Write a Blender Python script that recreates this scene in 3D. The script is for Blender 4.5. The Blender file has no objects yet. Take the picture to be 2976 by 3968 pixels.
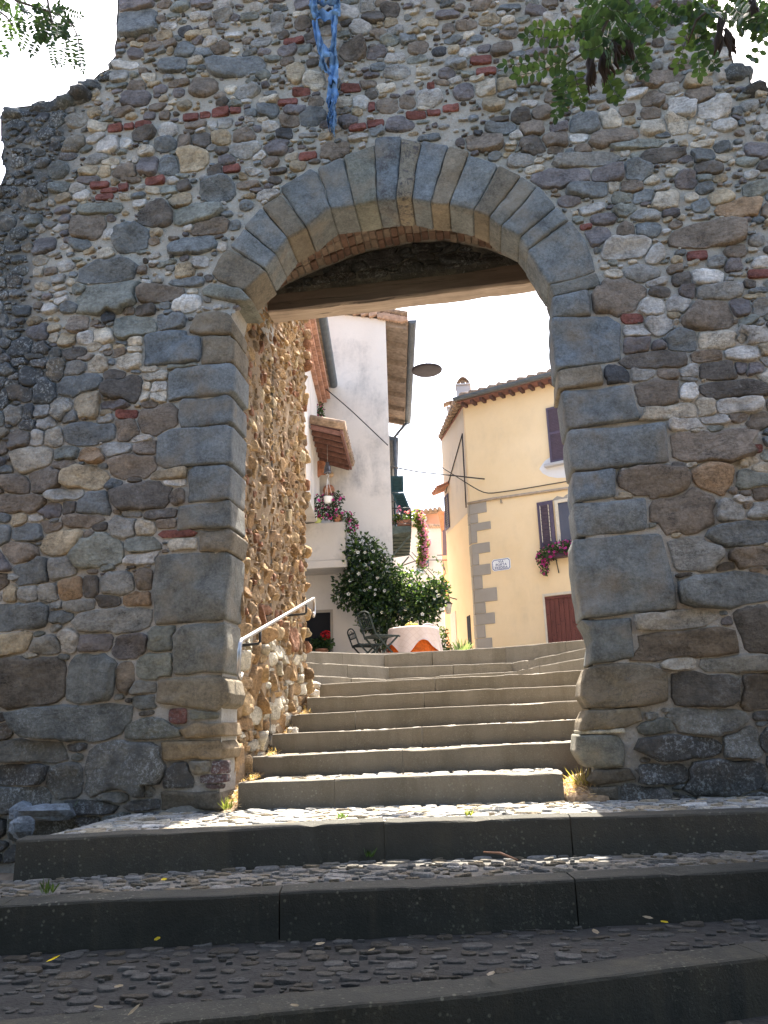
import bpy, math, random
import numpy as np
from math import sin, cos, tan, radians, pi, sqrt, atan2
from mathutils import Matrix, Vector
random.seed(7); rng = np.random.default_rng(7)
SC = bpy.context.scene; COL = SC.collection

# ------------------------------------------------------------------ camera, sky, sun, exposure
PITCH, YAW, ROLL, DIST, FPX = radians(15), radians(7), radians(1.7), 5.0, 3095.0
_f = np.array([-sin(YAW)*cos(PITCH), cos(YAW)*cos(PITCH), sin(PITCH)])
_r0 = np.array([cos(YAW), sin(YAW), 0.]); _u0 = np.cross(_r0, _f)
CR_ = _r0*cos(ROLL)-_u0*sin(ROLL); CU_ = _u0*cos(ROLL)+_r0*sin(ROLL); CF_ = _f
CAM = np.array([0., -DIST, 0.])
cd = bpy.data.cameras.new('camera'); cam = bpy.data.objects.new('camera', cd); COL.objects.link(cam)
cd.sensor_fit = 'VERTICAL'; cd.sensor_height = 36.0; cd.lens = 36.0*FPX/3968.0
cd.clip_start = 0.05; cd.clip_end = 2000
cam.matrix_world = Matrix(((CR_[0], CU_[0], -CF_[0], CAM[0]), (CR_[1], CU_[1], -CF_[1], CAM[1]),
                           (CR_[2], CU_[2], -CF_[2], CAM[2]), (0, 0, 0, 1)))
SC.camera = cam
SUN_EL, SUN_AZ = 62.5, 5.0            # azimuth from +y towards +x
w = bpy.data.worlds.new('World'); SC.world = w; w.use_nodes = True
nt = w.node_tree; nt.nodes.clear()
sky = nt.nodes.new('ShaderNodeTexSky'); sky.sky_type = 'NISHITA'; sky.sun_disc = False
sky.sun_elevation = radians(SUN_EL); sky.sun_rotation = radians(SUN_AZ); sky.air_density = 1.0; sky.dust_density = 5.0; sky.ozone_density = 1.0
bg = nt.nodes.new('ShaderNodeBackground'); bg.inputs[1].default_value = 0.13
wo = nt.nodes.new('ShaderNodeOutputWorld'); nt.links.new(sky.outputs[0], bg.inputs[0]); nt.links.new(bg.outputs[0], wo.inputs[0])
sl = bpy.data.lights.new('sun', 'SUN'); sl.energy = 5.0; sl.angle = radians(0.5); sl.color = (1.0, 0.93, 0.82)
so = bpy.data.objects.new('sun', sl); COL.objects.link(so)
_sd = Vector((sin(radians(SUN_AZ))*cos(radians(SUN_EL)), cos(radians(SUN_AZ))*cos(radians(SUN_EL)), sin(radians(SUN_EL))))
so.rotation_euler = _sd.to_track_quat('Z', 'Y').to_euler(); so.location = (2, 12, 25)
SC.view_settings.view_transform = 'Standard'; SC.view_settings.look = 'None'
SC.view_settings.exposure = 2.52; SC.view_settings.gamma = 1.0; SC.view_settings.use_curve_mapping = False
SC.cycles.max_bounces = 8; SC.cycles.diffuse_bounces = 5; SC.cycles.use_denoising = True

# ------------------------------------------------------------------ measuring helpers (F = full-size photograph pixels)
def ray(x, y): return CF_+CR_*((x-1488)/FPX)-CU_*((y-1984)/FPX)
def pX(x, y, X): v = ray(x, y); return CAM+v*((X-CAM[0])/v[0])
def pY(x, y, Y): v = ray(x, y); return CAM+v*((Y-CAM[1])/v[1])
def pZ(x, y, Z): v = ray(x, y); return CAM+v*((Z-CAM[2])/v[2])
def pP(x, y, O, N): v = ray(x, y); return CAM+v*(np.dot(np.asarray(O)-CAM, N)/np.dot(v, N))
def pD(x, y, d): v = ray(x, y); return CAM+v*d
def proj(P):
    v = np.asarray(P, float)-CAM; z = v@CF_; return 1488+FPX*(v@CR_)/z, 1984-FPX*(v@CU_)/z, z
K = 1.794
CROPS = dict(D=(0, 0, K), A=(700, 500, .48222), B=(1400, 500, .60277), C3=(1976, 1000, .60277), C4=(1976, 2200, .60277),
             L1=(500, 1200, .36166), L2=(500, 2000, .36166), L3=(0, 2200, .7233), L0=(0, 1000, .60277), K1=(0, 0, .60277), K2=(1000, 0, .60277),
             K3=(1976, 0, .60277), H1=(1100, 1150, .36166), H2=(1600, 1350, .48222), H3=(1150, 1900, .42194), H4=(1600, 1900, .48222),
             W1=(1150, 1600, .18083), W2=(1480, 1500, .18083), W3=(1480, 1850, .18083), T1=(1300, 2330, .30139), F1=(2000, 1900, .18083),
             TR=(1900, 0, .6486), TL=(0, 0, .36166), CL=(1150, 0, .24414), HR=(800, 2000, .4522), ST=(1700, 2400, .42194))
def cv(c, x, y): a = CROPS[c]; return a[0]+x*a[2], a[1]+y*a[2]

# ------------------------------------------------------------------ value noise, mesh builder
_P = rng.permutation(512).astype(np.int64); _R = rng.random(512)*2-1
def vnoise(p, sc=1.0, seed=0):
    p = np.asarray(p, float)*sc+seed*17.13+100.0
    i = np.floor(p).astype(np.int64); f = p-i; f = f*f*(3-2*f); out = 0
    for dx in (0, 1):
        for dy in (0, 1):
            for dz in (0, 1):
                h = _R[_P[(_P[(_P[(i[..., 0]+dx) & 511]+i[..., 1]+dy) & 511]+i[..., 2]+dz) & 511]]
                out = out+h*(f[..., 0] if dx else 1-f[..., 0])*(f[..., 1] if dy else 1-f[..., 1])*(f[..., 2] if dz else 1-f[..., 2])
    return out
def fbm(p, sc=1.0, seed=0, o=3): return sum(vnoise(p, sc*2**k, seed+k)*.5**k for k in range(o))

class MB:
    def __init__(s): s.V = []; s.C = []; s.F = []; s.n = 0
    def add(s, v, faces, col=(1, 1, 1, 0), m=0, smooth=False):
        v = np.asarray(v, float).reshape(-1, 3); k = len(v); c = np.asarray(col, float)
        if c.ndim == 1:
            if len(c) == 3: c = np.append(c, 0)
            c = np.tile(c, (k, 1))
        s.V.append(v); s.C.append(c)
        if isinstance(faces, np.ndarray): faces = [faces]
        elif isinstance(faces[0], np.ndarray): pass
        else:
            g = {}
            for f in faces: g.setdefault(len(f), []).append(f)
            faces = [np.array(a) for a in g.values()]
        for f in faces:
            if len(f): s.F.append((f.astype(np.int64)+s.n, m, smooth))
        s.n += k
    def build(s, name, mats, parent=None):
        me = bpy.data.meshes.new(name)
        V = np.concatenate(s.V); C = np.concatenate(s.C)
        me.vertices.add(len(V)); me.vertices.foreach_set('co', V.ravel())
        tot = np.concatenate([np.full(len(f), f.shape[1]) for f, _, _ in s.F]); idx = np.concatenate([f.ravel() for f, _, _ in s.F])
        me.loops.add(len(idx)); me.loops.foreach_set('vertex_index', idx.astype(np.int32))
        st = np.concatenate([[0], np.cumsum(tot)[:-1]])
        me.polygons.add(len(tot)); me.polygons.foreach_set('loop_start', st.astype(np.int32))
        try: me.polygons.foreach_set('loop_total', tot.astype(np.int32))
        except Exception: pass
        me.polygons.foreach_set('material_index', np.concatenate([np.full(len(f), m) for f, m, _ in s.F]).astype(np.int32))
        me.polygons.foreach_set('use_smooth', np.concatenate([np.full(len(f), sm) for f, _, sm in s.F]))
        me.update(calc_edges=True)
        a = me.color_attributes.new('col', 'FLOAT_COLOR', 'POINT'); a.data.foreach_set('color', C.astype(np.float32).ravel())
        me.validate()
        for m in (mats if isinstance(mats, (list, tuple)) else [mats]): me.materials.append(m)
        o = bpy.data.objects.new(name, me); COL.objects.link(o)
        if parent: o.parent = parent; o.matrix_parent_inverse = Matrix.Translation(-parent.location)
        return o
    # --- shapes
    def obox(s, c, U, V, W, col=(1, 1, 1, 0), m=0, bev=0.0):
        c, U, V, W = (np.asarray(a, float) for a in (c, U, V, W))
        if bev <= 0:
            v = [c+a*U+b*V+d*W for d in (-1, 1) for b in (-1, 1) for a in (-1, 1)]
            f = [(0, 2, 3, 1), (4, 5, 7, 6), (0, 1, 5, 4), (2, 6, 7, 3), (0, 4, 6, 2), (1, 3, 7, 5)]
            if np.dot(np.cross(U, V), W) < 0: f = [a[::-1] for a in f]
            s.add(v, f, col, m); return
        lu, lv, lw = (np.linalg.norm(a) for a in (U, V, W)); u, vv, ww = U/lu, V/lv, W/lw
        b = min(bev, lu*.45, lv*.45, lw*.45)
        pts = []; 
        for d, q in ((-lw, b), (-lw+b, 0), (lw-b, 0), (lw, b)):
            a, e = lu-q, lv-q
            for (x, y) in ((-a+b, -e), (a-b, -e), (a, -e+b), (a, e-b), (a-b, e), (-a+b, e), (-a, e-b), (-a, -e+b)):
                pts.append(c+u*x+vv*y+ww*d)
        f = [tuple(range(7, -1, -1)), tuple(range(24, 32))]
        for k in range(3):
            for i in range(8): j = (i+1) % 8; f.append((k*8+i, k*8+j, k*8+8+j, k*8+8+i))
        if np.dot(np.cross(U, V), W) < 0: f = [a[::-1] for a in f]
        s.add(pts, f, col, m)
    def box(s, lo, hi, col=(1, 1, 1, 0), m=0, bev=0.0):
        lo, hi = np.asarray(lo, float), np.asarray(hi, float); h = (hi-lo)/2
        s.obox((lo+hi)/2, (h[0], 0, 0), (0, h[1], 0), (0, 0, h[2]), col, m, bev)
    def bar(s, a, b, w_, h_, up=(0, 0, 1), col=(1, 1, 1, 0), m=0, bev=0.0):
        a, b = np.asarray(a, float), np.asarray(b, float); d = b-a; L = np.linalg.norm(d); d = d/L
        sd = np.cross(d, up); sd /= np.linalg.norm(sd); u = np.cross(sd, d)
        s.obox((a+b)/2, d*L/2, sd*w_/2, u*h_/2, col, m, bev)
    def tube(s, pts, r, n=8, col=(1, 1, 1, 0), m=0, cap=True):
        P = np.asarray(pts, float); k = len(P); R = np.full(k, r) if np.isscalar(r) else np.asarray(r, float)
        T = np.gradient(P, axis=0); T /= np.linalg.norm(T, axis=1)[:, None]+1e-12
        x = np.cross(T[0], (0, 0, 1.)); 
        if np.linalg.norm(x) < .05: x = np.cross(T[0], (1., 0, 0))
        x /= np.linalg.norm(x); v = []
        for i in range(k):
            x = x-T[i]*np.dot(x, T[i]); x /= np.linalg.norm(x)+1e-12; y = np.cross(T[i], x)
            for j in range(n): a = 2*pi*j/n; v.append(P[i]+R[i]*(x*cos(a)+y*sin(a)))
        f = [(i*n+j, i*n+(j+1) % n, (i+1)*n+(j+1) % n, (i+1)*n+j) for i in range(k-1) for j in range(n)]
        if cap: f += [tuple(range(n-1, -1, -1)), tuple((k-1)*n+j for j in range(n))]
        s.add(v, f, col, m, True)
    def lathe(s, prof, c, n=20, col=(1, 1, 1, 0), m=0, X=(1, 0, 0), Y=(0, 1, 0), Z=(0, 0, 1)):
        c, X, Y, Z = (np.asarray(a, float) for a in (c, X, Y, Z)); v = []
        for r, z in prof:
            for j in range(n): a = 2*pi*j/n; v.append(c+X*(r*cos(a))+Y*(r*sin(a))+Z*z)
        k = len(prof); f = [(i*n+j, i*n+(j+1) % n, (i+1)*n+(j+1) % n, (i+1)*n+j) for i in range(k-1) for j in range(n)]
        f += [tuple(range(n-1, -1, -1)), tuple((k-1)*n+j for j in range(n))]
        s.add(v, f, col, m, True)
    def prism(s, poly, D, col=(1, 1, 1, 0), m=0):
        P = np.asarray(poly, float); n = len(P); D = np.asarray(D, float)
        nn = sum(np.cross(P[i]-P[0], P[(i+1) % n]-P[0]) for i in range(1, n-1))
        if np.dot(nn, D) > 0: P = P[::-1]
        v = np.concatenate([P, P+D])
        f = [tuple(range(n)), tuple(range(2*n-1, n-1, -1))]+[((i+1) % n, i, n+i, n+(i+1) % n) for i in range(n)]
        s.add(v, f, col, m)
    def rock(s, c, r, seed=0, col=(1, 1, 1, 0), m=0, amp=.22, sub=10, rot=None, smooth=True):
        n, k = sub*2, sub; th = np.linspace(0, pi, k+1)[1:-1]; ph = np.arange(n)*2*pi/n
        T, Ph = np.meshgrid(th, ph, indexing='ij')
        d = np.stack([np.sin(T)*np.cos(Ph), np.sin(T)*np.sin(Ph), np.cos(T)], -1).reshape(-1, 3)
        d = np.concatenate([d, [[0, 0, 1], [0, 0, -1]]])
        sup = np.sign(d)*np.abs(d)**.75
        p = sup*(1+amp*fbm(d, 1.3, seed)[:, None])*np.asarray(r)
        if rot is not None: ca, sa = cos(rot), sin(rot); p = p@np.array([[ca, sa, 0], [-sa, ca, 0], [0, 0, 1]])
        f = [(i*n+j, (i+1)*n+j, (i+1)*n+(j+1) % n, i*n+(j+1) % n) for i in range(k-2) for j in range(n)]
        t, b = len(d)-2, len(d)-1
        f += [(t, j, (j+1) % n) for j in range(n)]+[(b, (k-2)*n+(j+1) % n, (k-2)*n+j) for j in range(n)]
        s.add(p+np.asarray(c), f, col, m, smooth)
    def leaf(s, c, d, nrm, L, W, col, m=0):
        c, d = np.asarray(c, float), np.asarray(d, float); d = d/np.linalg.norm(d)
        sd = np.cross(nrm, d); q = np.linalg.norm(sd)
        if q < 1e-6: sd = np.cross((.3, .5, .8), d); q = np.linalg.norm(sd)
        sd = sd/q; up = np.cross(d, sd)
        v = [c, c+d*L*.3+sd*W*.5, c+d*L*.7+sd*W*.46, c+d*L, c+d*L*.7-sd*W*.46, c+d*L*.3-sd*W*.5, c+d*L*.5-up*W*.14]
        s.add(v, [(0, 6, 1), (1, 6, 2), (2, 6, 3), (3, 6, 4), (4, 6, 5), (5, 6, 0)], col, m, True)

# ------------------------------------------------------------------ naming
def tag(o, label, cat, group=None, kind=None):
    o['label'] = label; o['category'] = cat
    if group: o['group'] = group
    if kind: o['kind'] = kind
    return o
def thing(name, loc, label, cat, group=None):
    o = bpy.data.objects.new(name, None); COL.objects.link(o); o.location = Vector([float(a) for a in loc]); o.empty_display_size = .2
    return tag(o, label, cat, group)

# ------------------------------------------------------------------ materials
def srgb(r, g, b): return tuple(((c/255)/12.92 if c/255 <= .04045 else ((c/255+.055)/1.055)**2.4) for c in (r, g, b))
class NT:
    def __init__(s, name):
        s.m = bpy.data.materials.new(name); s.m.use_nodes = True; s.t = s.m.node_tree; s.t.nodes.clear()
        s.o = s.n('ShaderNodeOutputMaterial'); s.b = s.n('ShaderNodeBsdfPrincipled'); s.l(s.b.outputs[0], s.o.inputs[0])
        s.tc = s.n('ShaderNodeTexCoord'); s.P = s.tc.outputs['Object']
    def n(s, t): return s.t.nodes.new(t)
    def l(s, a, b): s.t.links.new(a, b)
    def setv(s, sock, v):
        if hasattr(v, 'links'): s.l(v, sock)
        else: sock.default_value = (*v, 1) if isinstance(v, tuple) and len(v) == 3 and sock.type == 'RGBA' else v
    def map(s, sc): 
        n = s.n('ShaderNodeMapping'); n.inputs['Scale'].default_value = sc; s.l(s.P, n.inputs[0]); return n.outputs[0]
    def noise(s, sc, det=4, rough=.6, vec=None, dist=0):
        n = s.n('ShaderNodeTexNoise'); n.inputs['Scale'].default_value = sc; n.inputs['Detail'].default_value = det; n.inputs['Roughness'].default_value = rough
        n.inputs['Distortion'].default_value = dist; s.l(vec if vec is not None else s.P, n.inputs['Vector']); return n.outputs[0]
    def voro(s, sc, vec=None, feat='F1', out=0):
        n = s.n('ShaderNodeTexVoronoi'); n.feature = feat; n.inputs['Scale'].default_value = sc; s.l(vec if vec is not None else s.P, n.inputs['Vector']); return n.outputs[out]
    def ramp(s, x, a, b, va=0.0, vb=1.0):
        n = s.n('ShaderNodeMapRange'); n.inputs[1].default_value = a; n.inputs[2].default_value = b; n.inputs[3].default_value = va; n.inputs[4].default_value = vb; s.l(x, n.inputs[0]); return n.outputs[0]
    def math(s, op, a, b=None):
        n = s.n('ShaderNodeMath'); n.operation = op; s.setv(n.inputs[0], a)
        if b is not None: s.setv(n.inputs[1], b)
        return n.outputs[0]
    def mix(s, f, a, b, mode='MIX'):
        n = s.n('ShaderNodeMix'); n.data_type = 'RGBA'; n.blend_type = mode; s.setv(n.inputs[0], f); s.setv(n.inputs[6], a); s.setv(n.inputs[7], b); return n.outputs[2]
    def attr(s, name='col'):
        n = s.n('ShaderNodeAttribute'); n.attribute_name = name; return n
    def scale(s, col, f):
        n = s.n('ShaderNodeVectorMath'); n.operation = 'SCALE'; s.l(col, n.inputs[0]); s.setv(n.inputs['Scale'], f); return n.outputs[0]
    def bump(s, h, strength=.5, dist=.01, prev=None):
        n = s.n('ShaderNodeBump'); n.inputs['Strength'].default_value = strength; n.inputs['Distance'].default_value = dist; s.l(h, n.inputs['Height'])
        if prev is not None: s.l(prev, n.inputs['Normal'])
        return n.outputs[0]
    def done(s, col, rough=.9, nrm=None, metal=0.0, spec=.3):
        s.setv(s.b.inputs['Base Color'], col); s.setv(s.b.inputs['Roughness'], rough); s.b.inputs['Metallic'].default_value = metal
        s.b.inputs['Specular IOR Level'].default_value = spec
        if nrm is not None: s.l(nrm, s.b.inputs['Normal'])
        return s.m

def m_stone(name='rubble_stone', fine=1.0, mott=.35):
    t = NT(name); a = t.attr(); c = a.outputs['Color']; wea = a.outputs['Alpha']
    n1 = t.noise(9*fine, 5, .65); n2 = t.noise(48*fine, 4, .7)
    strat = t.noise(6*fine, 5, .65, t.map((1, 1, 4.2)), 1.2)
    v = t.math('ADD', t.ramp(n1, .3, .7, 1-mott, 1+mott), t.ramp(n2, .3, .7, -.30, .30)); v = t.math('ADD', v, t.ramp(strat, .35, .65, -.12, .12))
    crk = t.noise(5.5*fine, 6, .72, t.map((1, 1, 2.4)), 1.6); cm_ = t.math('MULTIPLY', t.ramp(crk, .478, .497), t.ramp(crk, .500, .519, 1, 0)); cm_ = t.math('MULTIPLY', cm_, t.ramp(t.noise(3.7, 2), .48, .56))
    v = t.math('SUBTRACT', v, t.math('MULTIPLY', cm_, .5)); v = t.math('SUBTRACT', v, t.ramp(t.noise(85*fine, 3, .8), .62, .72, 0, .35))
    c = t.scale(c, v)
    pale = t.math('MULTIPLY', t.ramp(t.noise(28*fine, 5, .7), .60, .72), t.ramp(t.noise(3.1, 2), .45, .62))
    c = t.mix(t.math('MULTIPLY', pale, .45), c, (.46, .45, .41))
    dk = t.math('MULTIPLY', wea, t.ramp(t.noise(4.3, 4, .7), .22, .5))
    c = t.mix(t.math('MULTIPLY', dk, .88), c, (.05, .057, .062))
    li = t.math('MULTIPLY', wea, t.math('MULTIPLY', t.ramp(t.noise(52, 4, .8), .50, .60), t.ramp(t.noise(4.5, 4, .7), .42, .58)))
    c = t.mix(t.math('MULTIPLY', li, .7), c, (.42, .45, .45))
    b = t.bump(t.noise(30*fine, 6, .75), 1.0, .03); b = t.bump(strat, .45, .02, b); b = t.bump(t.noise(140, 2, .6), .35, .003, b)
    return t.done(c, .92, b)
def m_mortar(name='lime_mortar', k=(1, 1, 1)):
    t = NT(name); a = t.attr(); wea = a.outputs['Alpha']
    c = t.mix(t.ramp(t.noise(2.2, 5, .7), .3, .7), tuple(a*b for a, b in zip((.295, .268, .225), k)), tuple(a*b for a, b in zip((.42, .395, .345), k)))
    c = t.mix(t.ramp(t.noise(40, 4, .7), .55, .75), c, (.20, .18, .155)); c = t.mix(t.ramp(t.noise(75, 3, .6), .6, .72), c, tuple(a*b for a, b in zip((.5, .48, .43), k)))
    c = t.mix(t.math('MULTIPLY', wea, t.ramp(t.noise(5, 4, .7), .25, .55, .35, .9)), c, (.07, .075, .075))
    li = t.math('MULTIPLY', wea, t.ramp(t.noise(38, 4, .75), .58, .68)); c = t.mix(t.math('MULTIPLY', li, .6), c, (.42, .44, .44))
    b = t.bump(t.noise(30, 6, .7), .9, .02); b = t.bump(t.noise(170, 3, .7), .5, .004, b)
    return t.done(c, .95, b)
def m_block():
    t = NT('sandstone_block'); a = t.attr(); c = a.outputs['Color']; wea = a.outputs['Alpha']
    v = t.math('ADD', t.ramp(t.noise(4, 5, .7), .3, .7, .62, 1.25), t.ramp(t.noise(60, 4, .75), .3, .7, -.28, .28)); v = t.math('ADD', v, t.ramp(t.noise(24, 5, .75), .3, .7, -.25, .25)); v = t.math('SUBTRACT', v, t.ramp(t.noise(95, 3, .8), .62, .72, 0, .4))
    c = t.scale(c, v)
    c = t.mix(t.math('MULTIPLY', t.ramp(t.noise(3.5, 3, .6), .5, .68), .5), c, (.23, .185, .13))
    c = t.mix(t.math('MULTIPLY', wea, t.ramp(t.noise(26, 5, .75), .5, .62)), c, (.055, .05, .055))
    c = t.mix(t.math('MULTIPLY', t.ramp(t.voro(45), .10, .05), .5), c, (.07, .07, .07))
    crk = t.ramp(t.noise(3.2, 6, .7, t.map((1, 1, 2.2)), 1.5), .485, .5); crk2 = t.ramp(t.noise(3.2, 6, .7, t.map((1, 1, 2.2)), 1.5), .5, .515, 1, 0); cm_ = t.math('MULTIPLY', t.math('MULTIPLY', crk, crk2), t.ramp(t.noise(2.1, 2), .5, .6))
    c = t.mix(t.math('MULTIPLY', cm_, .6), c, (.05, .05, .045))
    b = t.bump(t.noise(14, 6, .72), .8, .025); b = t.bump(t.noise(70, 4, .75), .8, .008, b)
    return t.done(c, .9, b)
def m_kerb():
    t = NT('kerb_concrete'); a = t.attr(); wea = a.outputs['Alpha']
    c = t.mix(t.ramp(t.noise(3, 5, .7, t.map((1, 1, .5))), .3, .7), (.105, .09, .066), (.16, .14, .11))
    c = t.mix(t.ramp(t.noise(160, 2, .7), .55, .75), c, (.20, .185, .155))
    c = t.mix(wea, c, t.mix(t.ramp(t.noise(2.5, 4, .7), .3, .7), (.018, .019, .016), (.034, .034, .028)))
    sp = t.math('MULTIPLY', t.ramp(t.voro(34, t.map((1, 1, 1))), .25, .13), t.ramp(t.noise(2.3, 4, .7), .46, .60)); c = t.mix(t.math('MULTIPLY', sp, .40), c, (.24, .23, .18)); c = t.mix(t.math('MULTIPLY', t.math('MULTIPLY', t.ramp(t.noise(60, 3, .8), .58, .66), t.ramp(t.noise(1.7, 3, .6), .45, .6)), .35), c, (.18, .175, .14))
    sp2 = t.math('MULTIPLY', t.ramp(t.voro(23), .13, .08), t.ramp(t.noise(2.1, 3, .6), .5, .66)); c = t.mix(t.math('MULTIPLY', sp2, .35), c, (.22, .22, .19))
    c = t.mix(t.math('MULTIPLY', t.ramp(t.noise(2, 5, .7, t.map((2.2, 2.2, .25))), .52, .7), .45), c, (.07, .06, .04))
    b = t.bump(t.noise(120, 4, .7), .7, .005); b = t.bump(t.noise(14, 5, .7), .5, .012, b)
    return t.done(c, .9, b)
def m_flat(name, col, rough=.8, var=.15, sc=12, bump=.0, metal=0.0, spec=.3):
    t = NT(name); c = t.n('ShaderNodeRGB'); c.outputs[0].default_value = (*col, 1)
    c = t.scale(c.outputs[0], t.ramp(t.noise(sc, 4, .6), .3, .7, 1-var, 1+var))
    return t.done(c, rough, t.bump(t.noise(sc*3, 4, .6), bump, .01) if bump else None, metal, spec)
def m_attr(name, rough=.8, var=.15, sc=14, bump=.2, spec=.3):
    t = NT(name); c = t.scale(t.attr().outputs['Color'], t.ramp(t.noise(sc, 4, .6), .3, .7, 1-var, 1+var))
    return t.done(c, rough, t.bump(t.noise(sc*4, 4, .6), bump, .008) if bump else None, 0, spec)
def m_leaf(name, trans=.5, rough=.33):
    t = NT(name); c = t.attr().outputs['Color']
    c2 = t.scale(c, t.ramp(t.noise(20, 2), .3, .7, .75, 1.25)); t.done(c2, rough, None, 0, .4)
    tr = t.n('ShaderNodeBsdfTranslucent'); t.l(t.mix(1.0, c2, (1.6, 1.5, .7), 'MULTIPLY'), tr.inputs[0])
    mx = t.n('ShaderNodeMixShader'); mx.inputs[0].default_value = trans; t.l(t.b.outputs[0], mx.inputs[1]); t.l(tr.outputs[0], mx.inputs[2]); t.l(mx.outputs[0], t.o.inputs[0])
    return t.m
def m_wood(name, c1, c2, axis=(1, 12, 12), rough=.85, front_shade=False):
    t = NT(name); n = t.noise(2.2, 6, .65, t.map(axis), .6)
    c = t.mix(t.ramp(n, .3, .7), c1, c2); c = t.mix(t.ramp(t.noise(1.2, 6, .7, t.map((.6, 22, 22)), .4), .60, .64), c, tuple(a*.25 for a in c1))
    c = t.mix(t.math('MULTIPLY', t.ramp(t.noise(3, 4), .5, .7), .35), c, tuple(a*.5 for a in c1))
    if front_shade: c = t.mix(t.math('MULTIPLY', t.attr().outputs['Alpha'], .75), c, (.085, .068, .064))  # beam front darkened: its shade is put into the colour
    return t.done(c, rough, t.bump(n, .5, .01))
def m_plaster(name, c1, c2, stain=(.2, .2, .2), amt=.5, lo=.52, hi=.72, sc=.9, bump=.25, streak=True):
    t = NT(name); c = t.mix(t.ramp(t.noise(.8, 4, .6), .3, .7), c1, c2)
    s1 = t.ramp(t.noise(sc, 6, .72), lo, hi)
    if streak: s1 = t.math('MULTIPLY', s1, t.ramp(t.noise(4, 4, .7, t.map((1, 1, .35))), .35, .65))
    c = t.mix(t.math('MULTIPLY', s1, amt), c, stain); c = t.mix(t.math('MULTIPLY', t.ramp(t.noise(22, 4, .7), .55, .75), .12), c, stain)
    return t.done(c, .93, t.bump(t.noise(18, 5, .65), bump, .01))
MST = m_stone(); MMO = m_mortar(); MMW = m_mortar('warm_mortar', (.66, .50, .34)); MBL = m_block(); MKE = m_kerb()
MCOB = m_stone('cobble_stone', 1.3, .25)
MEARTH = m_flat('dry_earth', (.17, .13, .09), .95, .4, 9, .6)
MBRICK = m_attr('old_brick', .9, .35, 18, .5)
MATT = m_attr('painted_parts', .7, .12, 10, .1)
MLEAF = m_leaf('leaf_tissue'); MPETAL = m_leaf('petal_tissue', .4, .6)
MBEAM = m_wood('beam_timber', (.26, .20, .155), (.46, .37, .29), front_shade=True)
MBARK = m_flat('grey_bark', (.09, .07, .05), .95, .45, 25, .8)
M_IRON = MIRON = m_flat('dark_iron', (.03, .03, .03), .55, .3, 40, .1)
# ------------------------------------------------------------------ rubble masonry generator
PAL = dict(r=(.215, .085, .068), w=(.56, .54, .50), c=(.48, .43, .345), t=(.37, .305, .21), o=(.32, .22, .135), b=(.205, .17, .135), d=(.125, .112, .098),
           g=(.28, .275, .255), p=(.44, .42, .385), s=(.175, .188, .19), n=(.08, .083, .087), u=(.175, .16, .16), e=(.22, .228, .20))
def inpoly(px, pz, poly):
    P = np.asarray(poly, float); x1, z1 = P[:, 0], P[:, 1]; x2, z2 = np.roll(x1, -1), np.roll(z1, -1); r = np.zeros(np.shape(px), bool)
    for a, b, c, d in zip(x1, z1, x2, z2):
        if b == d: continue
        r ^= ((b > pz) != (d > pz)) & (px < (c-a)*(pz-b)/(d-b)+a)
    return r
def expand(poly, e):
    P = np.asarray(poly, float); T = np.roll(P, -1, 0)-np.roll(P, 1, 0); T /= np.linalg.norm(T, axis=1)[:, None]+1e-9
    A = sum(P[i-1][0]*P[i][1]-P[i][0]*P[i-1][1] for i in range(len(P))); N = np.stack([T[:, 1], -T[:, 0]], 1)*(1 if A > 0 else -1)
    return P+N*e
NA = 28; TH = np.arange(NA)*2*pi/NA
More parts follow.
